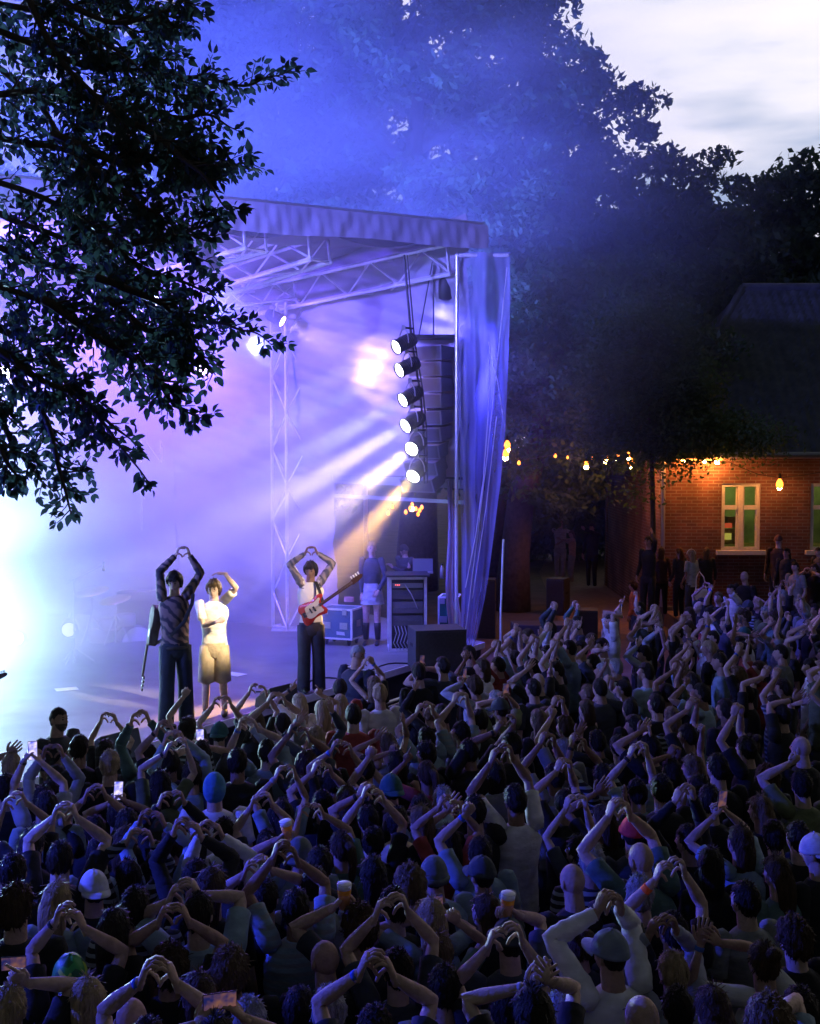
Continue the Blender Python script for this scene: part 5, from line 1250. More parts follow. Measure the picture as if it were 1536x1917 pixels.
ang=math.atan2(-f3[0],f3[1])-.25; gf=np.array([-math.sin(ang),math.cos(ang),0]); gr=np.array([gf[1],-gf[0],0])
for s in(-1,1):
    c_=hc+gf*.098+gr*s*.032+np.array([0,0,.006]); m.tube([c_+gr*.026*math.cos(a)+np.array([0,0,.019*math.sin(a)]) for a in np.linspace(0,2*math.pi,15)],.0025,4,cap=False)
    m.tube([c_+gr*s*.026,hc+gr*s*.080+np.array([0,0,.008])],.002,4)
m.build('glasses',M_black,r2)
# bass player
X3,Y3=ppos(583,1293,DZ); zh=PA(574,1068,Y3)[2]
h3=PA(583,1022,Y3-.05); fw=nrm((.25,-.97,0)); rt=np.array([fw[1],-fw[0],0])
r3,_,_=person(X3,Y3,zh,fw,[h3-rt*.085-np.array([0,0,.10]),h3+rt*.085-np.array([0,0,.10])],'mop','dark',(.66,.62,.60),'long',2,False,'person',
  'bass player in pale top and wide jeans making a heart overhead','members of the band',seed=903,headyaw=-.45,headpitch=-.1,legs=(.03,.035,.06),z0=DZ,stance=((-.11,0),(.11,.02)),legtype='wide',poles=[tuple(-rt+fw*.1),tuple(rt+fw*.1)],bulk=.93)
for ch in r3.children:
    if ch.name.startswith('shirt'):
        me=ch.data; me.materials.clear(); me.materials.append(M_shirtw); me.materials.append(M_ink)
        H3=zh-DZ+.115
        for p in me.polygons:
            c=p.center
            if c.z>.80*H3 and math.hypot(c.x,c.y)>.12 : p.material_index=1
# guitars
def outline_prism(m,pts,th,fn_,zoff=0):
    """pts in the (along, across) plane -> thick plate with softened rim"""
    n=len(pts); c=np.mean(pts,axis=0)
    rings=[]
    for sc,z in ((.93,-th/2),(1,-th/2+.008),(1,th/2-.008),(.93,th/2)):
        rings+= [fn_(c[0]+(p[0]-c[0])*sc,c[1]+(p[1]-c[1])*sc,z+zoff) for p in pts]
    Fc=[(j*n+i,j*n+(i+1)%n,(j+1)*n+(i+1)%n,(j+1)*n+i) for j in range(3) for i in range(n)]
    Fc.append(list(range(n))[::-1]); Fc.append([3*n+i for i in range(n)]); m.add(rings,Fc)
def closed_curve(ctrl,n=60):
    C=np.array(ctrl,float); k=len(C); out=[]
    for i in range(n):
        u=i/n*k; a=int(u); f=u-a; p0,p1,p2,p3=[C[(a+q)%k] for q in(-1,0,1,2)]
        out.append(.5*((2*p1)+(-p0+p2)*f+(2*p0-5*p1+4*p2-p3)*f*f+(-p0+3*p1-3*p2+p3)*f**3))
    return np.array(out)
def guitar(kind,P0,axis,nrm_,label,cols,strap=None,scale=1.0):
    """P0 = bridge point, axis = toward the headstock, nrm_ = out of the top"""
    ax=nrm(axis); nn=np.array(nrm_,float); nn=nrm(nn-ax*np.dot(nn,ax)); cy=np.cross(nn,ax)
    root=empty(kind,P0,label,'guitar')
    fnn=lambda x,y,z: tuple((ax*x+cy*y+nn*z)*scale)
    def bx_(m,x0,x1,y0,y1,z0,z1):
        V=[fnn(x,y,z) for x in(x0,x1) for y in(y0,y1) for z in(z0,z1)]; m.add(V,[(0,1,3,2),(4,6,7,5),(0,4,5,1),(2,3,7,6),(0,2,6,4),(1,5,7,3)])
    if kind=='acoustic_guitar':
        c=closed_curve([(-.17,0),(-.16,.12),(-.08,.195),(.03,.185),(.12,.125),(.20,.125),(.27,.13),(.315,.06),(.32,0),(.315,-.06),(.27,-.13),(.20,-.125),(.12,-.125),(.03,-.185),(-.08,-.195),(-.16,-.12)])
        m=MB(); outline_prism(m,c,.105,fnn); m.build('guitar_body',cols[0],root,True)
        m=MB(); m.add([fnn(.17+.052*math.cos(a),.052*math.sin(a),.0535) for a in np.linspace(0,2*math.pi,20)[:-1]],[list(range(19))]); m.build('sound_hole',M_black,root)
        m=MB(); bx_(m,.30,.72,-.026,.026,.035,.06); m.build('neck',cols[1],root)
        m=MB(); bx_(m,.72,.90,-.034,.034,.02,.036); m.build('headstock',cols[1],root)
        m=MB()
        for i in range(3):
            for s in(-1,1): p=np.array(fnn(.75+.05*i,s*.036,.028)); q=np.array(fnn(.75+.05*i,s*.06,.028)); m.tube([p,q],[.005,.011],6)
        m.build('tuning_pegs',M_alu,root)
    else:
        c=closed_curve([(-.14,.02),(-.15,.10),(-.09,.17),(.02,.16),(.12,.13),(.22,.155),(.30,.15),(.33,.10),(.26,.06),(.24,0),(.25,-.05),(.27,-.12),(.22,-.165),(.13,-.14),(.03,-.135),(-.08,-.17),(-.16,-.15),(-.17,-.06)])
        m=MB(); outline_prism(m,c,.045,fnn); m.build('guitar_body',cols[0],root,True)
        c2=closed_curve([(-.05,.02),(-.02,.09),(.08,.10),(.16,.09),(.25,.11),(.27,.08),(.22,.04),(.22,-.04),(.22,-.11),(.12,-.10),(.05,-.11),(-.03,-.10),(-.07,-.05)],40)
        m=MB(); V=[fnn(p[0],p[1],.0245) for p in c2]; m.add(V,[list(range(len(V)))]); V=[fnn(p[0],p[1],.0262) for p in c2]; m.add(V,[list(range(len(V)))]); m.build('pickguard',cols[2],root)
        m=MB(); bx_(m,.20,.84,-.024,.024,.012,.034); m.build('neck',cols[1],root)
        h=closed_curve([(.83,-.024),(.86,-.04),(.95,-.035),(1.03,-.02),(1.06,.01),(1.03,.04),(.97,.045),(.90,.05),(.84,.03)],30)
        m=MB(); outline_prism(m,h,.016,fnn,.018); m.build('headstock',cols[3],root)
        m=MB()
        for i in range(4): p=np.array(fnn(.88+.045*i,.04,.02)); q=np.array(fnn(.88+.045*i,.085,.02)); m.tube([p,q],[.006,.013],6)
        m.build('tuning_pegs',M_alu,root)
        m=MB(); bx_(m,.03,.05,-.04,.045,.027,.04); bx_(m,.09,.12,-.045,.04,.027,.036); bx_(m,-.11,-.06,-.04,.04,.024,.04); m.build('pickups',M_black,root)
        m=MB()
        for s in(-.012,-.004,.004,.012): m.tube([fnn(-.08,s,.040),fnn(.86,s,.036)],.0011,3)
        m.build('strings',M_steel,root)
    if strap:
        m=MB(); m.tube([np.array(p)-np.array(P0) for p in strap],.022,6,flat=.15,up=(.3,-1,0)); m.build('strap',M_rubber,root)
M_wood_g=mat('dark_guitar_wood',(.03,.014,.012),.7,noise=.2,spec=.1); M_neck=mat('neck_wood',(.07,.032,.02),.75,spec=.1); M_redg=mat('red_lacquer',(.42,.03,.02),.2); M_cream=mat('cream_plastic',(.72,.60,.38),.35); M_blueg=mat('blue_lacquer',(.03,.05,.2),.3)
d1=Y1+.16
guitar('acoustic_guitar',tuple(PA(291,1160,d1)),PA(268,1300,d1+.02)-PA(290,1160,d1),(-.75,-.25,.05),'dark acoustic guitar hanging neck down on the back of the singer',[M_wood_g,M_neck],
   [PA(291,1205,d1),PA(320,1190,Y1-.14),PA(345,1165,Y1-.17),PA(360,1130,Y1-.14),PA(362,1112,Y1)])
guitar('bass_guitar',tuple(PA(580,1146,Y3-.26)),PA(672,1082,Y3-.40)-PA(580,1146,Y3-.26),(.12,-1,.25),'red and cream bass guitar slung on the bass player',[M_redg,M_neck,M_cream,M_neck],
   [PA(605,1128,Y3-.22),PA(598,1105,Y3-.16),PA(592,1090,Y3-.06),PA(583,1088,Y3+.05)],.86)
# guitarist outside the left edge, only the headstock shows
X5,Y5=ppos(-70,1420,DZ)
guitar('electric_guitar',tuple(PA(-90,1300,Y5-.2)),PA(50,1249,Y5-.25)-PA(-90,1300,Y5-.2),(.1,-1,.1),'dark guitar neck and headstock poking in at the left edge',[M_blueg,M_wood_g,M_black,M_wood_g],None,.62)
gp=PA(-90,1300,Y5); 
person(X5,Y5,DZ+1.6,(.3,-.95),[PA(-95,1305,Y5-.3),PA(-40,1285,Y5-.3)],'short','dark',(.05,.05,.06),'long',1,False,'person','guitarist standing just beyond the left edge of the picture','members of the band',seed=905,z0=DZ,kinds=('fist','grip'))
# crew: woman in the wing, technician, guard, photographer
X6,Y6=ppos(697,1206,DZ); zh=PA(699,1027,Y6)[2]
fw=nrm((-.15,-1,0)); rt=np.array([fw[1],-fw[0],0])
person(X6,Y6,zh,fw,[PA(709,1106,Y6-.16),PA(678,1118,Y6-.05)],'bun','blond',(.03,.035,.075),'long',2,True,'person','woman in dark jumper, pale miniskirt and tall boots standing by the flight case','crew beside the stage',seed=906,headyaw=.3,z0=DZ,
   skirt=(.42,.43,.50),kinds=('relax','relax'),poles=[tuple(-rt-np.array([0,0,.6])),tuple(rt-np.array([0,0,.6]))],fdirs=[tuple(rt*.6-np.array([0,0,.8])),(0,0,-1)],skin=(.62,.42,.36))
X7,Y7=ppos(765,1190,DZ); Y7+=.55; X7=(758-768)/F*Y7
person(X7,Y7,PA(752,1030,Y7)[2],(-.75,-.66),[PA(735,1062,Y7-.25),PA(765,1062,Y7-.3)],'short','dark',(.012,.012,.014),'long',1,False,'person','technician in black bending over the mixing rack','crew beside the stage',seed=907,headpitch=-.7,z0=DZ,kinds=('relax','relax'),poles=[(0,0,-1),(0,0,-1)])
gy=14.6; p=PA(668,1224,gy); zh=p[2]
rg,_,_=person(p[0],gy,zh,(.75,.66),[None,None],'buzz','grey',(.02,.022,.045),'short',1,False,'person','guard with cropped grey hair in dark shirt standing in the pit before the stage','people in the pit',seed=908,headyaw=-1.2,headpitch=-.35,bulk=1.15)
m=MB(); 
for s in(-1,1):
    for k_ in range(2): m.box((s*(.13-.05*k_)*.66*1,s*(.13-.05*k_)*(-.75),zh-.175+.02*k_),(.05,.03,.008))
m.build('shoulder_flashes',mat('reflective_white',(.8,.8,.8),.3),rg)
py_=11.4; p=PA(108,1346,py_)
rp,_,_=person(p[0],py_,p[2],(.9,-.42),[PA(140,1410,py_-.15),PA(120,1420,py_-.2)],'buzz','dark',(.03,.03,.035),'short',1,False,'person','bearded photographer in dark vest facing right in the pit','people in the pit',seed=909,bulk=1.12,kinds=('grip','grip'),poles=[(0,0,-1),(0,0,-1)])
hc=np.array([0,0,p[2]-.0]); m=MB(); q=nrm((.9,-.42,0)); D_,F_=uvs(26,20); P_=head_shape(D_); rg_=sm(.22,.42,-D_[:,2])*sm(-.15,.15,D_[:,1]); rg_=rg_*(1-np.exp(-(D_[:,0]/.2)**2-((D_[:,2]+.56)/.07)**2)); P_=P_+D_*(-.010+.0155*rg_)[:,None]; ya_=math.atan2(-q[0],q[1]); hc=hc+np.array([0,0,0])+q*.015; m.add(P_@frame(ya_).T+hc,F_); ob=m.build('beard',M_hair,rp,True); ob.color=(.07,.045,.035,1)
m=MB(); sd=np.array([q[1],-q[0],0]); H_=p[2]
for s in(-1,1): m.tube([q*.13+sd*s*.09+np.array([0,0,H_-.55]),q*.14+sd*s*.10+np.array([0,0,H_-.3]),sd*s*.10+np.array([0,0,H_-.185]),-q*.13+sd*s*.08+np.array([0,0,H_-.35])],.022,6,flat=.3,up=q)
for s in(-1,1): 
    for zz in(-.36,-.46): c_=q*.15+sd*s*.085+np.array([0,0,H_+zz]); m.box(tuple(c_),(.07,.07,.075))
m.build('vest_straps',mat('khaki_straps',(.25,.21,.15),.8),rp)
# yard people near the building
YP=[(1050,1088,978,'long','brown',(.42,.36,.30),(-.3,-1),'person in light jacket hugging a friend beside the dark speaker box',True,(.3,.27,.24)),
 (1072,1092,1000,'long','lightbrown',(.50,.28,.20),(-1,-.1),'person with bare arms hugging the one in the light jacket',True,(.30,.27,.24)),
 (1110,1100,988,'short','dark',(.014,.014,.016),(-.6,-.8),'person in black with a raised hand walking on the brown path',False,(.012,.012,.014)),
 (1152,1080,985,'short','dark',(.05,.04,.04),(-.8,-.6),'person in dark jacket standing at the back of the path',False,(.02,.02,.03)),
 (1188,1073,1022,'curly','brown',(.55,.16,.05),(-1,.2),'person in orange top crouching low by the path end',True,(.05,.05,.05)),
 (1216,1135,1010,'long','dark',(.02,.02,.022),(-.7,-.7),'person in black lifting a hand at the building corner',True,(.02,.02,.02)),
 (1240,1150,1040,'long2','brown',(.06,.03,.025),(.2,1),'person with bare waist standing by the downpipe',True,(.012,.012,.014)),
 (1275,1150,1035,'long2','red',(.03,.03,.035),(-.5,.8),'person with reddish hair left of the white headband',True,(.012,.012,.014)),
 (1297,1165,1042,'long','blond',(.32,.38,.38),(-.6,.8),'blond person with white headband and white bag under the window',True,(.05,.06,.06)),
 (1325,1160,1035,'long2','lightbrown',(.02,.02,.02),(.1,1),'fair long-haired person in black right of the white headband',True,(.012,.012,.014)),
 (1460,1120,1008,'cap','dark',(.035,.02,.018),(-.6,-.8),'tall person in cap standing against the brick wall between windows',False,(.02,.02,.02)),
 (1475,1140,1035,'short','dark',(.02,.02,.022),(-.7,-.7),'person in black below the capped one at the brick wall',False,(.02,.02,.02)),
 (1536,1120,1040,'short','brown',(.05,.05,.06),(-.9,-.4),'person half cut by the right edge at the second window',False,(.02,.02,.02))]
for i,(px,fy,hy,hr,hcx,tp,fd,lb,fem,lg) in enumerate(YP):
    q=Pz(px,fy,0); Y=q.y; zh=Pd(px,hy,Y).z
    if not 1.3<zh<1.85: Y=F*(HC-1.6)/(hy-YH); Y=min(Y,28.3); zh=1.6
    X=(px-768)/F*Y; hands=[None,None]; kn=('relax','relax'); f_=nrm((fd[0],fd[1],0))
    if i==2: hands=[PA(1096,992,Y-.1),None]; kn=('open','relax')
    if i==5: hands=[PA(1222,1000,Y-.1),None]; kn=('open','relax')
    if i==0: hands=[PA(1075,1012,Y-.2),PA(1068,1020,Y-.2)]
    if i==1: hands=[PA(1050,1010,Y-.15),PA(1046,1018,Y+.1)]
    z0=0
    if i>=5: z0=.35; Y=27.9-.35*(i%3)-(.0); zh=min(2.12,max(1.82,Pd(px,hy,Y).z)); X=(px-768)/F*Y; hands=[PA(1222,1000,Y-.1),None] if i==5 else [None,None]; kn=('open','relax') if i==5 else kn
    if i==4: zh=1.0; z0=-.55
    r_,_,fr=person(X,Y,zh,f_,hands,hr,hcx if hr!='cap' else (.1,.04,.03),tp,'short' if i in(1,8) else 'long',1,fem,'person',lb,'people standing in the yard',seed=950+i,z0=z0,kinds=kn,legs=lg,headyaw=rr.uniform(-.3,.3))
    if i==8:
        m=MB(); hc_=np.array(fr[2]); m.tube([hc_+np.array([.098*math.cos(a),-.02,.1+.02*0])*np.array([1,1,0])+np.array([0,0,.02+.115*math.sin(a)]) for a in np.linspace(0,math.pi,11)],.010,6); ob=m.build('headband',M_cloth,r_,True); ob.color=(.75,.75,.78,1)
        bagp=Vector((X+.15,Y-.30,.95)); b_=empty('shoulder_bag',bagp,'white shoulder bag hanging on the blond person with the headband','bag')
        m=MB(); cc=closed_curve([(-.14,-.16),(0,-.18),(.14,-.16),(.15,0),(.12,.14),(0,.15),(-.12,.14),(-.15,0)],24); outline_prism(m,cc,.09,lambda a,c,e:(a,e,c)); m.build('pouch',M_shirtw,b_,True)
        m=MB(); m.tube([(-.12,0,.12),(-.08,.1,.4),(0,.2,.52),(.08,.1,.4),(.12,0,.12)],.012,5); m.build('bag_strap',M_shirtw,b_)
# ---------------------------------------------------------------- stage equipment
M_case=mat('case_blue_laminate',(.05,.11,.19),.4,noise=.1); M_caseg=mat('case_green_laminate',(.03,.13,.10),.4); M_dark=mat('dark_grille',(.03,.03,.035),.6,noise=.3,nscale=40)
def oriented(root_loc,rz,label,name,cat,group=None): return empty(name,root_loc,label,cat,group,rz)
def flight_case(name,px,py,w,d,h,rz,label,mt,wheels=True,front=None,z=DZ,group=None):
    p=Pz(px,py,z); wh=.11 if wheels else 0
    rt_=oriented((p.x,p.y,z),rz,label,name,'flight case',group)
    m=MB(); m.box((0,0,wh+h/2),(w-.02,d-.02,h-.02)); m.build('panels',mt,rt_)
    m=MB(); e=.028
    for a in(-1,1):
        for b in(-1,1):
            m.box((a*(w/2-e/2),b*(d/2-e/2),wh+h/2),(e+.004,e+.004,h)); m.box((0,a*(d/2-e/2),wh+h/2+b*(h/2-e/2)),(w-2*e,e+.002,e+.002)); m.box((a*(w/2-e/2),0,wh+h/2+b*(h/2-e/2)),(e+.002,d-2*e,e+.002))
    m.build('edge_profiles',M_alu,rt_)
    if front is None:
        m=MB()
        for s in(-1,1):
            m.box((s*w*.25,-d/2-.004,wh+h*.45),(.14,.012,.11)); m.box((s*w*.25,-d/2-.012,wh+h*.45),(.10,.014,.02)); m.box((s*w*.28,-d/2-.006,wh+h*.9),(.08,.014,.10))
        m.box((w/2+.004,0,wh+h*.5),(.012,.14,.11)); m.build('handles',M_steel,rt_)
        m=MB(); m.add([(w*.05,-d/2-.0125,wh+h*.16),(w*.30,-d/2-.0125,wh+h*.15),(w*.28,-d/2-.0125,wh+h*.26),(w*.04,-d/2-.0125,wh+h*.27)],[(0,1,2,3)]); m.build('stickers',mat('sticker_paper',(.6,.62,.62),.5),rt_)
    if wheels:
        for a in(-1,1):
            for b in(-1,1):
                m=MB(); m.lathe([(.02,-.018),(.045,-.016),(.05,0),(.045,.016),(.02,.018)],(a*(w/2-.1),b*(d/2-.1),.05),12,Matrix.Rotation(R(90),4,'Y')); m.box((a*(w/2-.1),b*(d/2-.1),.09),(.05,.07,.03)); m.build('caster',M_rubber,rt_,True)
    return rt_,wh
flight_case('flight_case',640,1205,.62,.50,.52,R(-22),'blue flight case with aluminium edges on wheels behind the bass player',M_case)
flight_case('flight_case',843,1190,.36,.5,.72,R(-10),'green flight case standing behind the tall equipment rack',M_caseg,False)
m=MB(); p=Pz(652,1128,DZ+.65); pk=Pd(654,1124,20.9); m.prism(closed_curve([(pk.x-.07,pk.y-.05),(pk.x+.07,pk.y-.05),(pk.x+.07,pk.y+.05),(pk.x-.07,pk.y+.05)],12),pk.z-.02,pk.z+.06); tag(m.build('cloth_bundle',mat('pink_cloth',(.6,.3,.25),.9,bump=.6)),'small pink cloth bundle lying on the blue flight case','cloth')
# equipment rack
p=Pz(762,1214,DZ); rk=oriented((p.x,p.y,DZ),R(4),'tall open equipment rack with aluminium frame, pedals and power units inside','equipment_rack','equipment rack')
w,d,h=.62,.55,1.22
m=MB()
for a in(-1,1):
    for b in(-1,1): m.box((a*(w/2-.02),b*(d/2-.02),h/2),(.045,.045,h))
    for z in(.02,h-.02): m.box((0,a*(d/2-.02),z),(w-.08,.04,.042)); m.box((a*(w/2-.02),0,z),(.04,d-.08,.042))
m.build('frame',M_alu,rk)
m=MB(); m.box((0,.03,h/2),(w-.09,d-.1,h-.05)); m.box((w/2+.002,.02,h/2),(.006,d-.1,h-.09)); m.box((0,0,h+.02),(w+.1,d+.1,.03)); m.build('casing',M_dark,rk)
for k_,(z,hh,c) in enumerate(((1.08,.09,(.25,.26,.27)),(.93,.16,(.08,.08,.09)),(.72,.2,(.12,.12,.14)),(.5,.18,(.09,.09,.1)))):
    m=MB(); m.box((0,-d/2+.03,z),(w-.12,.03,hh-.015)); 
    for q in range(8): m.tube([(-.2+q*.055,-d/2+.016,z),(-.2+q*.055,-d/2+.0,z)],.009,6)
    m.build('rack_unit',mat('rack_grey_%d'%k_,c,.4),rk)
m=MB()
for q in range(3): m.box((-.2+q*.03,-d/2+.012,1.09),(.012,.006,.012))
m.build('indicator',emis('red_led',(1,.1,.08),6),rk)
m=MB()
for q in range(9):
    x_=-.22+q*.055; m.tube([(x_,-d/2+.03,.42),(x_+.03,-d/2-.03,.3),(x_-.02,-d/2-.05,.15),(x_+.04,-d/2-.04,.04)],.008,5)
m.tube([(-.05,-d/2-.0,1.1),(.05,-d/2-.05,.95),(.12,-d/2-.03,.8),(.16,-d/2-.01,.7)],.009,5); m.build('cables',mat('pale_cable',(.35,.36,.4),.5),rk)
# laptop and bottle on the rack
lp=Pd(792,1072,20.5); lt=empty('laptop',lp,'open grey laptop standing on top of the equipment rack','laptop')
m=MB(); m.box((0,.0,.0),(.34,.24,.015)); m.build('base',M_steel,lt); m=MB(); m.box((0,.11,.115),(.34,.012,.22)); m.build('lid',mat('laptop_grey',(.2,.21,.24),.4),lt)
bt=empty('bottle',Pd(828,1083,20.6),'steel drinking bottle standing beside the laptop','bottle'); m=MB(); m.lathe([(.033,0),(.036,.01),(.036,.17),(.02,.2),(.02,.22)],(0,0,0),14); m.build('flask',M_steel,bt,True); m=MB(); m.lathe([(.022,.22),(.022,.25),(.0001,.252)],(0,0,0),12); m.build('cap',M_black,bt)
# monitors and speaker boxes
def spk(name,px,py,w,d,h,rz,label,z=DZ,tilt=0,group='loudspeakers'):
    p=Pz(px,py,z); rt_=oriented((p.x,p.y,z),rz,label,name,'loudspeaker',group)
    m=MB(); m.prism([(-w/2,-d/2),(w/2,-d/2),(w/2,d/2),(-w/2,d/2)],0,h) if not tilt else m.add([(-w/2,-d/2,0),(w/2,-d/2,0),(w/2,d/2,0),(-w/2,d/2,0),(-w/2,-d/2+.02,.12),(w/2,-d/2+.02,.12),(w/2,d/2-.08,h),(-w/2,d/2-.08,h)],[(3,2,1,0),(4,5,6,7),(0,1,5,4),(1,2,6,5),(2,3,7,6),(3,0,4,7)])
    o=m.build('cabinet',mat('speaker_paint',(.035,.035,.045),.55,noise=.15,nscale=30),rt_); bv=o.modifiers.new('b','BEVEL'); bv.width=.012; bv.segments=2
    if not tilt:
        m=MB(); m.box((0,-d/2-.006,h/2),(w-.07,.014,h-.07)); m.build('grille',M_dark,rt_)
        for s in(-1,1): m=MB(); m.box((s*(w/2+.001),0,h*.6),(.01,.16,.05)); m.build('handle',M_rubber,rt_)
    return rt_
spk('monitor_box',818,1250,.78,.6,.62,R(12),'low dark speaker box at the stage corner below the equipment rack')
spk('floor_monitor',212,1418,.55,.38,.30,R(235),'wedge monitor on the stage edge left of the front singer',tilt=1)
spk('floor_monitor',520,1320,.5,.36,.28,R(235),'wedge monitor on the stage edge before the bass player',tilt=1)
spk('speaker_stack',912,1192,.38,.5,1.3,R(-6),'tall black speaker standing outside the clear sheet',z=0.0)
spk('subwoofer',1012,1215,1.2,.7,.55,R(0),'wide low black subwoofer behind the raised hands',z=0.0)
spk('speaker_stack',1045,1150,.46,.5,.92,R(-25),'blue lit dark speaker box left of the brown path',z=0.0)
spk('subwoofer',1098,1190,.50,.5,.6,R(-8),'black square speaker at the foot of the brown path',z=0.0)
# things lying on the deck
for k_,(x,y,w_,h_,lb) in enumerate([(125,1290,.30,.21,'white setlist sheet on the deck left of the front singer'),(440,1262,.21,.30,'white setlist sheet on the deck between the two singers and the bass player')]):
    p=Pz(x,y,DZ+.004); m=MB(); q=Matrix.Rotation(R(25+30*k_),4,'Z'); m.box((0,0,0),(w_,h_,.003),q); tag(m.build('setlist',mat('paper',(.8,.8,.78),.7),loc=(0,0,0)),lb,'paper').location=p
for k_,(P_,lb) in enumerate([([(480,1300),(600,1275),(700,1255),(780,1235)],'black cable from the bass player to the corner box')]):
    m=MB(); pts=[]
    for i in range(len(P_)-1):
        for q in range(6): f=q/6; x=P_[i][0]*(1-f)+P_[i+1][0]*f; y=P_[i][1]*(1-f)+P_[i+1][1]*f; p=Pz(x,y+6*math.sin(x*.05+k_),DZ+.012); pts.append(p)
    m.tube(pts,.011,5); tag(m.build('stage_cable',M_rubber,smooth=True),lb,'cable','cables on the deck')
# line array
la=empty('line_array',Pd(812,640,20.6),'curved hanging column of loudspeakers behind the six white lamps','line array','loudspeakers'); lb0=la.location
m=MB(); p0=Pd(812,632,20.6)-lb0; m.box(tuple(p0),(.72,.5,.06)); m.tube([p0,p0+Vector((0,0,1.2))],.015,6); m.tube([p0+Vector((-.25,0,0)),p0+Vector((-.02,0,1.25))],.012,6); m.build('rigging',M_black,la)
m=MB(); cp=Pd(835,540,20.6)-lb0; m.lathe([(.05,-.2),(.12,-.17),(.13,.12),(.08,.2)],cp,12); m.build('chain_hoist',M_black,la,True)
for k_ in range(9):
    y=648+k_*29.5; x=812+ (0 if k_<5 else -(k_-4)**2*1.0); q=Pd(x,y+14,20.6)-lb0; tl=R(2+max(0,k_-3)*4.5)
    Mx=Matrix.Rotation(R(-38),4,'Z')@Matrix.Rotation(tl,4,'X')
    m=MB(); V=[(-.34,-.24,-.118),(.34,-.24,-.118),(.30,.24,-.09),(-.30,.24,-.09),(-.34,-.24,.118),(.34,-.24,.118),(.30,.24,.09),(-.30,.24,.09)]
    V=np.array(V)@np.array(Mx.to_3x3()).T+np.array(q); m.add(V,[(3,2,1,0),(4,5,6,7),(0,1,5,4),(1,2,6,5),(2,3,7,6),(3,0,4,7)])
    cb=m.build('cabinet',mat('array_grey',(.12,.12,.15),.45,noise=.1),la)
    m=MB(); Vg=np.array([(-.31,-.244,-.1),(.31,-.244,-.1),(.31,-.244,.1),(-.31,-.244,.1)])@np.array(Mx.to_3x3()).T+np.array(q); m.add(Vg,[(0,1,2,3)]); m.build('grille',M_dark,cb)
    m=MB(); c_=Mx.to_3x3()@Vector((-.345,.02,0)); m.box(tuple(np.array(q)+np.array(c_)),(.03,.07,.07),Mx); m.build('handle',M_rubber,cb)
m=MB()
def blk(u,v): x=858+62*u; y=628+v*290; return tuple(Pd(x-(20*v*v if u>.5 else 0)*0,y,20.75+.08*math.sin(u*12+v*3)))
Vb=[blk(i/16,j/20) for i in range(17) for j in range(21)]; m.add(Vb,[(i*21+j,(i+1)*21+j,(i+1)*21+j+1,i*21+j+1) for i in range(16) for j in range(20)])
tag(m.build('black_drape',M_drape,smooth=True),'black drape hanging behind the clear sheet beside the line array','drape')
# drum kit, lost in bright smoke
dk=empty('drum_kit',Pz(225,1235,DZ),'pale drum kit with two cymbals, lost in the bright smoke','drum kit'); dl=dk.location
M_drum=mat('drum_shell',(.25,.2,.25),.3); M_headw=mat('drum_head',(.75,.73,.7),.5); M_brass=mat('cymbal_brass',(.5,.38,.15),.3,metal=.9)
qd=Vector((.45,-.85,0)).to_track_quat('Z','Y').to_matrix().to_4x4()
bc=Pd(258,1203,21.0)-dl; m=MB(); m.lathe([(.28,-.4),(.29,-.38),(.29,0),(.28,.012)],bc,28,qd); bd=m.build('bass_drum',M_drum,dk,True); m=MB(); m.lathe([(.0001,.0),(.272,.0),(.272,.022),(.0001,.024)],bc,28,qd); m.build('drum_skin',M_headw,bd,True)
for (x,y,r_) in ((172,1107,.29),(216,1122,.27)):
    c_=Pd(x,y,20.8)-dl; m=MB(); m.lathe([(.0001,.03),(.04,.022),(r_*.6,.012),(r_,-.004),(r_,-.008),(.0001,.01)],c_,28,Matrix.Rotation(R(12),4,'X')@Matrix.Rotation(R(-8),4,'Y')); m.build('cymbal',M_brass,dk,True)
    m=MB(); m.tube([c_,(c_[0],c_[1],.0)],.012,6); [m.tube([(c_[0],c_[1],.5),(c_[0]+.28*math.cos(a),c_[1]+.28*math.sin(a),.0)],.01,5) for a in(0,2.1,4.2)]; m.build('cymbal_stand',M_steel,dk)
for (x,y,r_,hh) in ((205,1168,.17,.2),(236,1160,.17,.2),(190,1195,.21,.32)):
    c_=Pd(x,y,20.95)-dl; m=MB(); m.lathe([(r_,-hh/2),(r_,hh/2),(.0001,hh/2+.003)],c_,20); m.build('tom',M_drum,dk,True)
m=MB(); m.box((.0,.5,-.0+.0),(.01,.01,.01)); 
ms=empty('microphone_stand',Pz(140,1240,DZ),'tall boom microphone stand left of the drum kit','microphone stand'); ml=ms.location
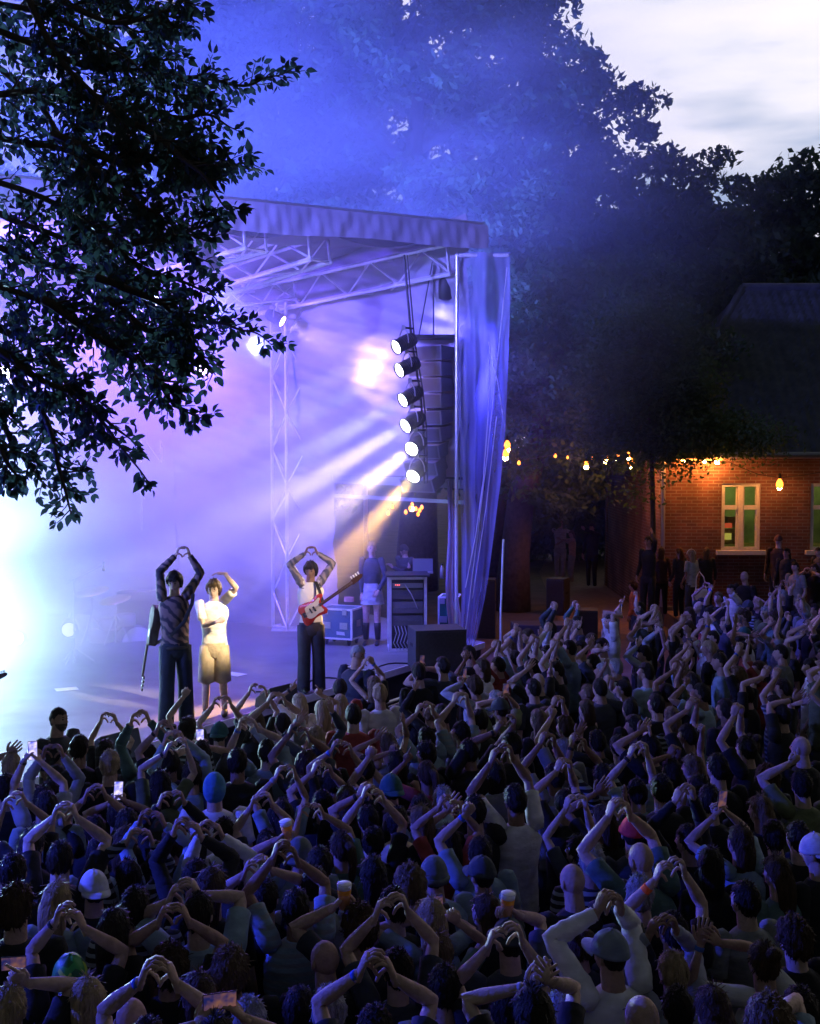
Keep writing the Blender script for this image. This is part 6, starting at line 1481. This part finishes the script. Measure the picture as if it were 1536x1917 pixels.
m=MB(); t0=Pd(138,1085,ml.y)-ml; m.tube([(0,0,0),t0],.014,6); m.tube([Pd(126,1092,ml.y)-ml,Pd(193,1058,ml.y)-ml],.011,6); [m.tube([(0,0,.25),(.3*math.cos(a),.3*math.sin(a),0)],.010,5) for a in(.3,2.4,4.5)]; m.build('stand',M_steel,ms)
m=MB(); c_=Pd(195,1062,ml.y)-ml; m.lathe([(.012,-.09),(.018,0),(.028,.02),(.024,.055),(.0001,.065)],c_,12,Matrix.Rotation(R(170),4,'X')); m.build('microphone',M_black,ms,True)
for k_,(x,y,lb) in enumerate([(232,1215,'amplifier cabinet behind the front singer, pale in smoke')]):
    p=Pz(x,y,DZ); p=Vector((p.x,p.y+1.2,DZ)); am=empty('amplifier',p,lb,'amplifier','amplifiers on the stage'); m=MB(); m.box((0,0,.42),(.7,.35,.8)); m.build('cabinet',mat('amp_cloth',(.1,.09,.09),.8),am); m=MB(); m.box((0,-.18,.38),(.6,.012,.6)); m.build('grille',M_dark,am)
# crowd barrier in front of the pit
def barr(s0,s1,k_):
    a=F1-fu*s0+fn*1.75; b=F1-fu*s1+fn*1.75; bt_=empty('crowd_barrier',(a.x,a.y,0),['crowd barrier panel nearest the left edge','crowd barrier panel below the photographer','crowd barrier panel in front of the singers','crowd barrier panel in front of the bass player','crowd barrier panel by the guard','crowd barrier panel at the stage corner'][k_],'barrier','metal crowd barriers')
    m=MB(); A=Vector((0,0,0)); B=Vector((b.x-a.x,b.y-a.y,0)); up=Vector((0,0,1.12))
    m.tube([A,A+up,B+up,B],.022,6); m.tube([A+up*.15,B+up*.15],.018,6)
    m.build('frame',M_alu,bt_); m=MB(); q=(B-A).to_track_quat('X','Z').to_matrix().to_4x4(); m.box(tuple((A+B)/2+up*.57),((B-A).length-.06,.012,.86),q); m.build('panel',M_steel,bt_)
    m=MB(); 
    for t in(.2,.8): pA=A+(B-A)*t; m.tube([pA+up*.9,pA-fn*.9],.016,5)
    m.build('brace',M_alu,bt_)
for k_ in range(6): barr(12.9-k_*2.05,12.9-(k_+1)*2.05+.04,k_)
